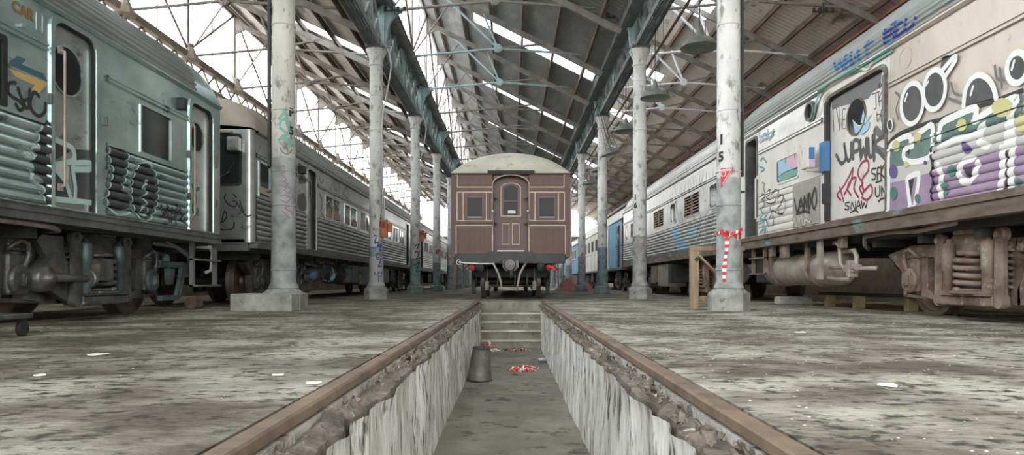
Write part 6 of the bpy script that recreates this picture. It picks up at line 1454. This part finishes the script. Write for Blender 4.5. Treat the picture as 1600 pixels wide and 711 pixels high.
MB().tube([(.88, -.02, .80), (1.0, -.1, .80), (1.08, -.12, .74), (1.10, -.12, .70)], .03, 8).build('red_hose', M['red'], K, True)
for s in (-1, 1):
    t = MB(); x = s * 1.24
    t.beam((x - .07, .05, .9), (x - .06, .05, .28), .03, .03).beam((x + .07, .05, .9), (x + .06, .05, .28), .03, .03).box(x - .14, x + .12, -.06, .16, .25, .28).box(x - .12, x + .10, -.02, .12, .55, .57); t.beam((x - s * .05, .05, .72), (x - s * .22, .05, .88), .03, .03); t.build('step_iron', M['dark'], K)
bw = empty('bogie', (0, 2.95, 0)); bw.parent = K
for ay in (-1.22, 1.22):
    for s in (-1, 1):
        MB().lathe([(0, s * .09), (.09, s * .09), (.10, s * .05), (.37, s * .04), (.38, s * .065), (.45, s * .065), (.452, -.03 * s), (.485, -.05 * s), (.48, -.075 * s), (.38, -.07 * s), (.10, -.05 * s), (0, -.05 * s)], (s * .735, ay, .452), 'x', 32).build('wheel', M['wheel'], bw)
    MB().tube([(-.95, ay, .452), (.95, ay, .452)], .07, 12).build('axle', M['dark'], bw)
for s in (-1, 1):
    f = MB(); a, b = sorted((s * .93, s * 1.04)); f.box(a, b, -1.75, 1.75, .62, .80)
    for ay in (-1.22, 1.22): f.box(a - .02, b + .02, ay - .13, ay + .13, .30, .62); f.prism([(ay - .35, .62), (ay + .35, .62), (ay + .15, .30), (ay - .15, .30)], a + .03, b - .03)
    f.build('side_frame', M['dark'], bw); MB().coil((s * .985, -.55, 0), .08, .02, .35, .62, 4).coil((s * .985, .55, 0), .08, .02, .35, .62, 4).build('spring', M['iron'], bw, True)
t = MB(); t.box(-.95, .95, -1.80, -1.68, .56, .78); t.prism([(-.55, .74), (-.35, .56), (.35, .56), (.55, .74)], -1.84, -1.80, 'y'); t.box(-.95, .95, -.2, .2, .5, .8); t.build('end_frame', M['dark'], bw)
t = MB(); t.tube([(-.80, -1.95, .335), (.80, -1.95, .335)], .03, 8)
for x in (-.62, .62): t.beam((x, -1.95, .34), (x * 1.0, -1.9, .80), .04, .03).box(x - .05, x + .05, -1.98, -1.7, .22, .46)
for x in (-.35, .1, .42): t.beam((x, -1.92, .34), (x + .03, -1.85, .78), .02, .02)
t.build('brake_beam', M['iron'], bw)
for x in (-.98, .98): MB().cbox(x - .05, x + .05, -1.72, -1.56, .12, .5, .01).build('brake_shoe', M['dark'], bw)
for a, b in ((6.5, 9.5), (10.5, 13)): MB().cbox(-.9, .9, a, b, .45, .98, .02).build('equipment_box', M['dark'], K)
b2 = copy_tree(bw, K); b2.location = (0, 16.4, 0)

# ------------------------------------------------------------------ odds and ends on the floor
t = empty('timber_trestle', (2.95, 10.80, 0))
MB().cbox(-.07, .065, -.05, .05, 0, 1.0, .006).build('post', M['wood'], t)
MB().cbox(-.0, .07, .06, .11, 0, .97, .005).build('post', M['wood'], t)
MB().cbox(.65, .77, -.05, .05, 0, 1.0, .006).build('post', M['wood'], t)
MB().cbox(-.065, .80, -.06, .06, .935, 1.005, .006).build('top_beam', M['wood'], t)
MB().cbox(.07, .65, -.04, .04, .12, .21, .006).build('rail', M['wood'], t)
MB().beam((.05, -.065, .86), (.62, -.065, .28), .03, .11, (0, 1, 0)).build('diagonal', M['wood'], t)
MB().lathe([(0, -.09), (.03, -.085), (.03, -.06)], (.02, 0, .80), 'y', 10).build('bolt', M['dark'], t)
tag(t, 'rough timber trestle standing behind the column wrapped in barrier tape', 'trestle')
t = empty('platform_trolley', (-4.25, 5.15, 0))
MB().cbox(-.5, .42, -.25, .25, .145, .185, .008).build('deck', M['iron'], t)
for x in (-.35, .36):
    for y in (-.2, .2): MB().lathe([(0, -.02), (.05, -.02), (.062, -.012), (.062, .012), (.05, .02), (0, .02)], (x, y, .063), 'x', 18).box(x - .03, x + .03, y - .02, y + .02, .06, .146).build('wheel', M['rubber'], t)
tag(t, 'low flat grey trolley at the left edge in front of the first bogie', 'trolley')
dd = 10.72
tag(MB().lathe([(0, -.12), (.085, -.12), (.10, -.11), (.10, .11), (.085, .12), (0, .12)], (-495 / F * dd, dd, .101), 'y', 24).build('small_drum', M['iron_rust'], None, True), 'small rusty drum lying on its side under the step ladder of the teal carriage', 'drum')
def tarp_heap(x, y, r, h, label):
    random.seed(int(y)); o = grid_mesh(lambda u, v: (x + r * (2 * u - 1), y + r * .7 * (2 * v - 1), max(.003, h * (1 - (2 * u - 1) ** 2) * (1 - (2 * v - 1) ** 2) * (.8 + .6 * nz(u * 5, v * 5, x)) + .03 * nz(u * 9, v * 9))), 24, 18, 'tarpaulin', M['tarp']); tag(o, label, 'tarpaulin', 'salmon tarpaulin heaps')
tarp_heap(2.75, 32.4, .55, .62, 'salmon tarpaulin heap beside the coach, left of the fourth right column'); tarp_heap(3.75, 34.6, .5, .55, 'salmon tarpaulin heap behind the fourth right column')
for k, (x, y, m, lb) in enumerate(((5.45, 12.9, M['tank'], 'grey concrete sleeper block under the right carriage by its step ladder'),)):
    tag(MB().cbox(x - .35, x + .3, y - .12, y + .12, 0.002, .16, .02).build('sleeper_block', M['concrete']), lb, 'block')
ch = 0
for x, y, lb in ((5.7, 12.0, 'yellow-brown timber chock under the left end of the air tank'), (5.7, 11.0, 'yellow-brown timber chock under the middle of the air tank'), (5.9, 9.9, 'yellow-brown timber chock beside the right end of the air tank')):
    tag(MB().cbox(x - .08, x + .08, y - .06, y + .06, .0, .20, .01).build('chock', mat('yellow_chock', (.38, .34, .14), (.22, .19, .1), scale=6)), lb, 'chock')
tag(MB().cbox(5.78, 5.90, 9.2, 12.6, .205, .25, .006).build('plank', M['dark']), 'dark plank lying on the chocks under the right carriage', 'plank')
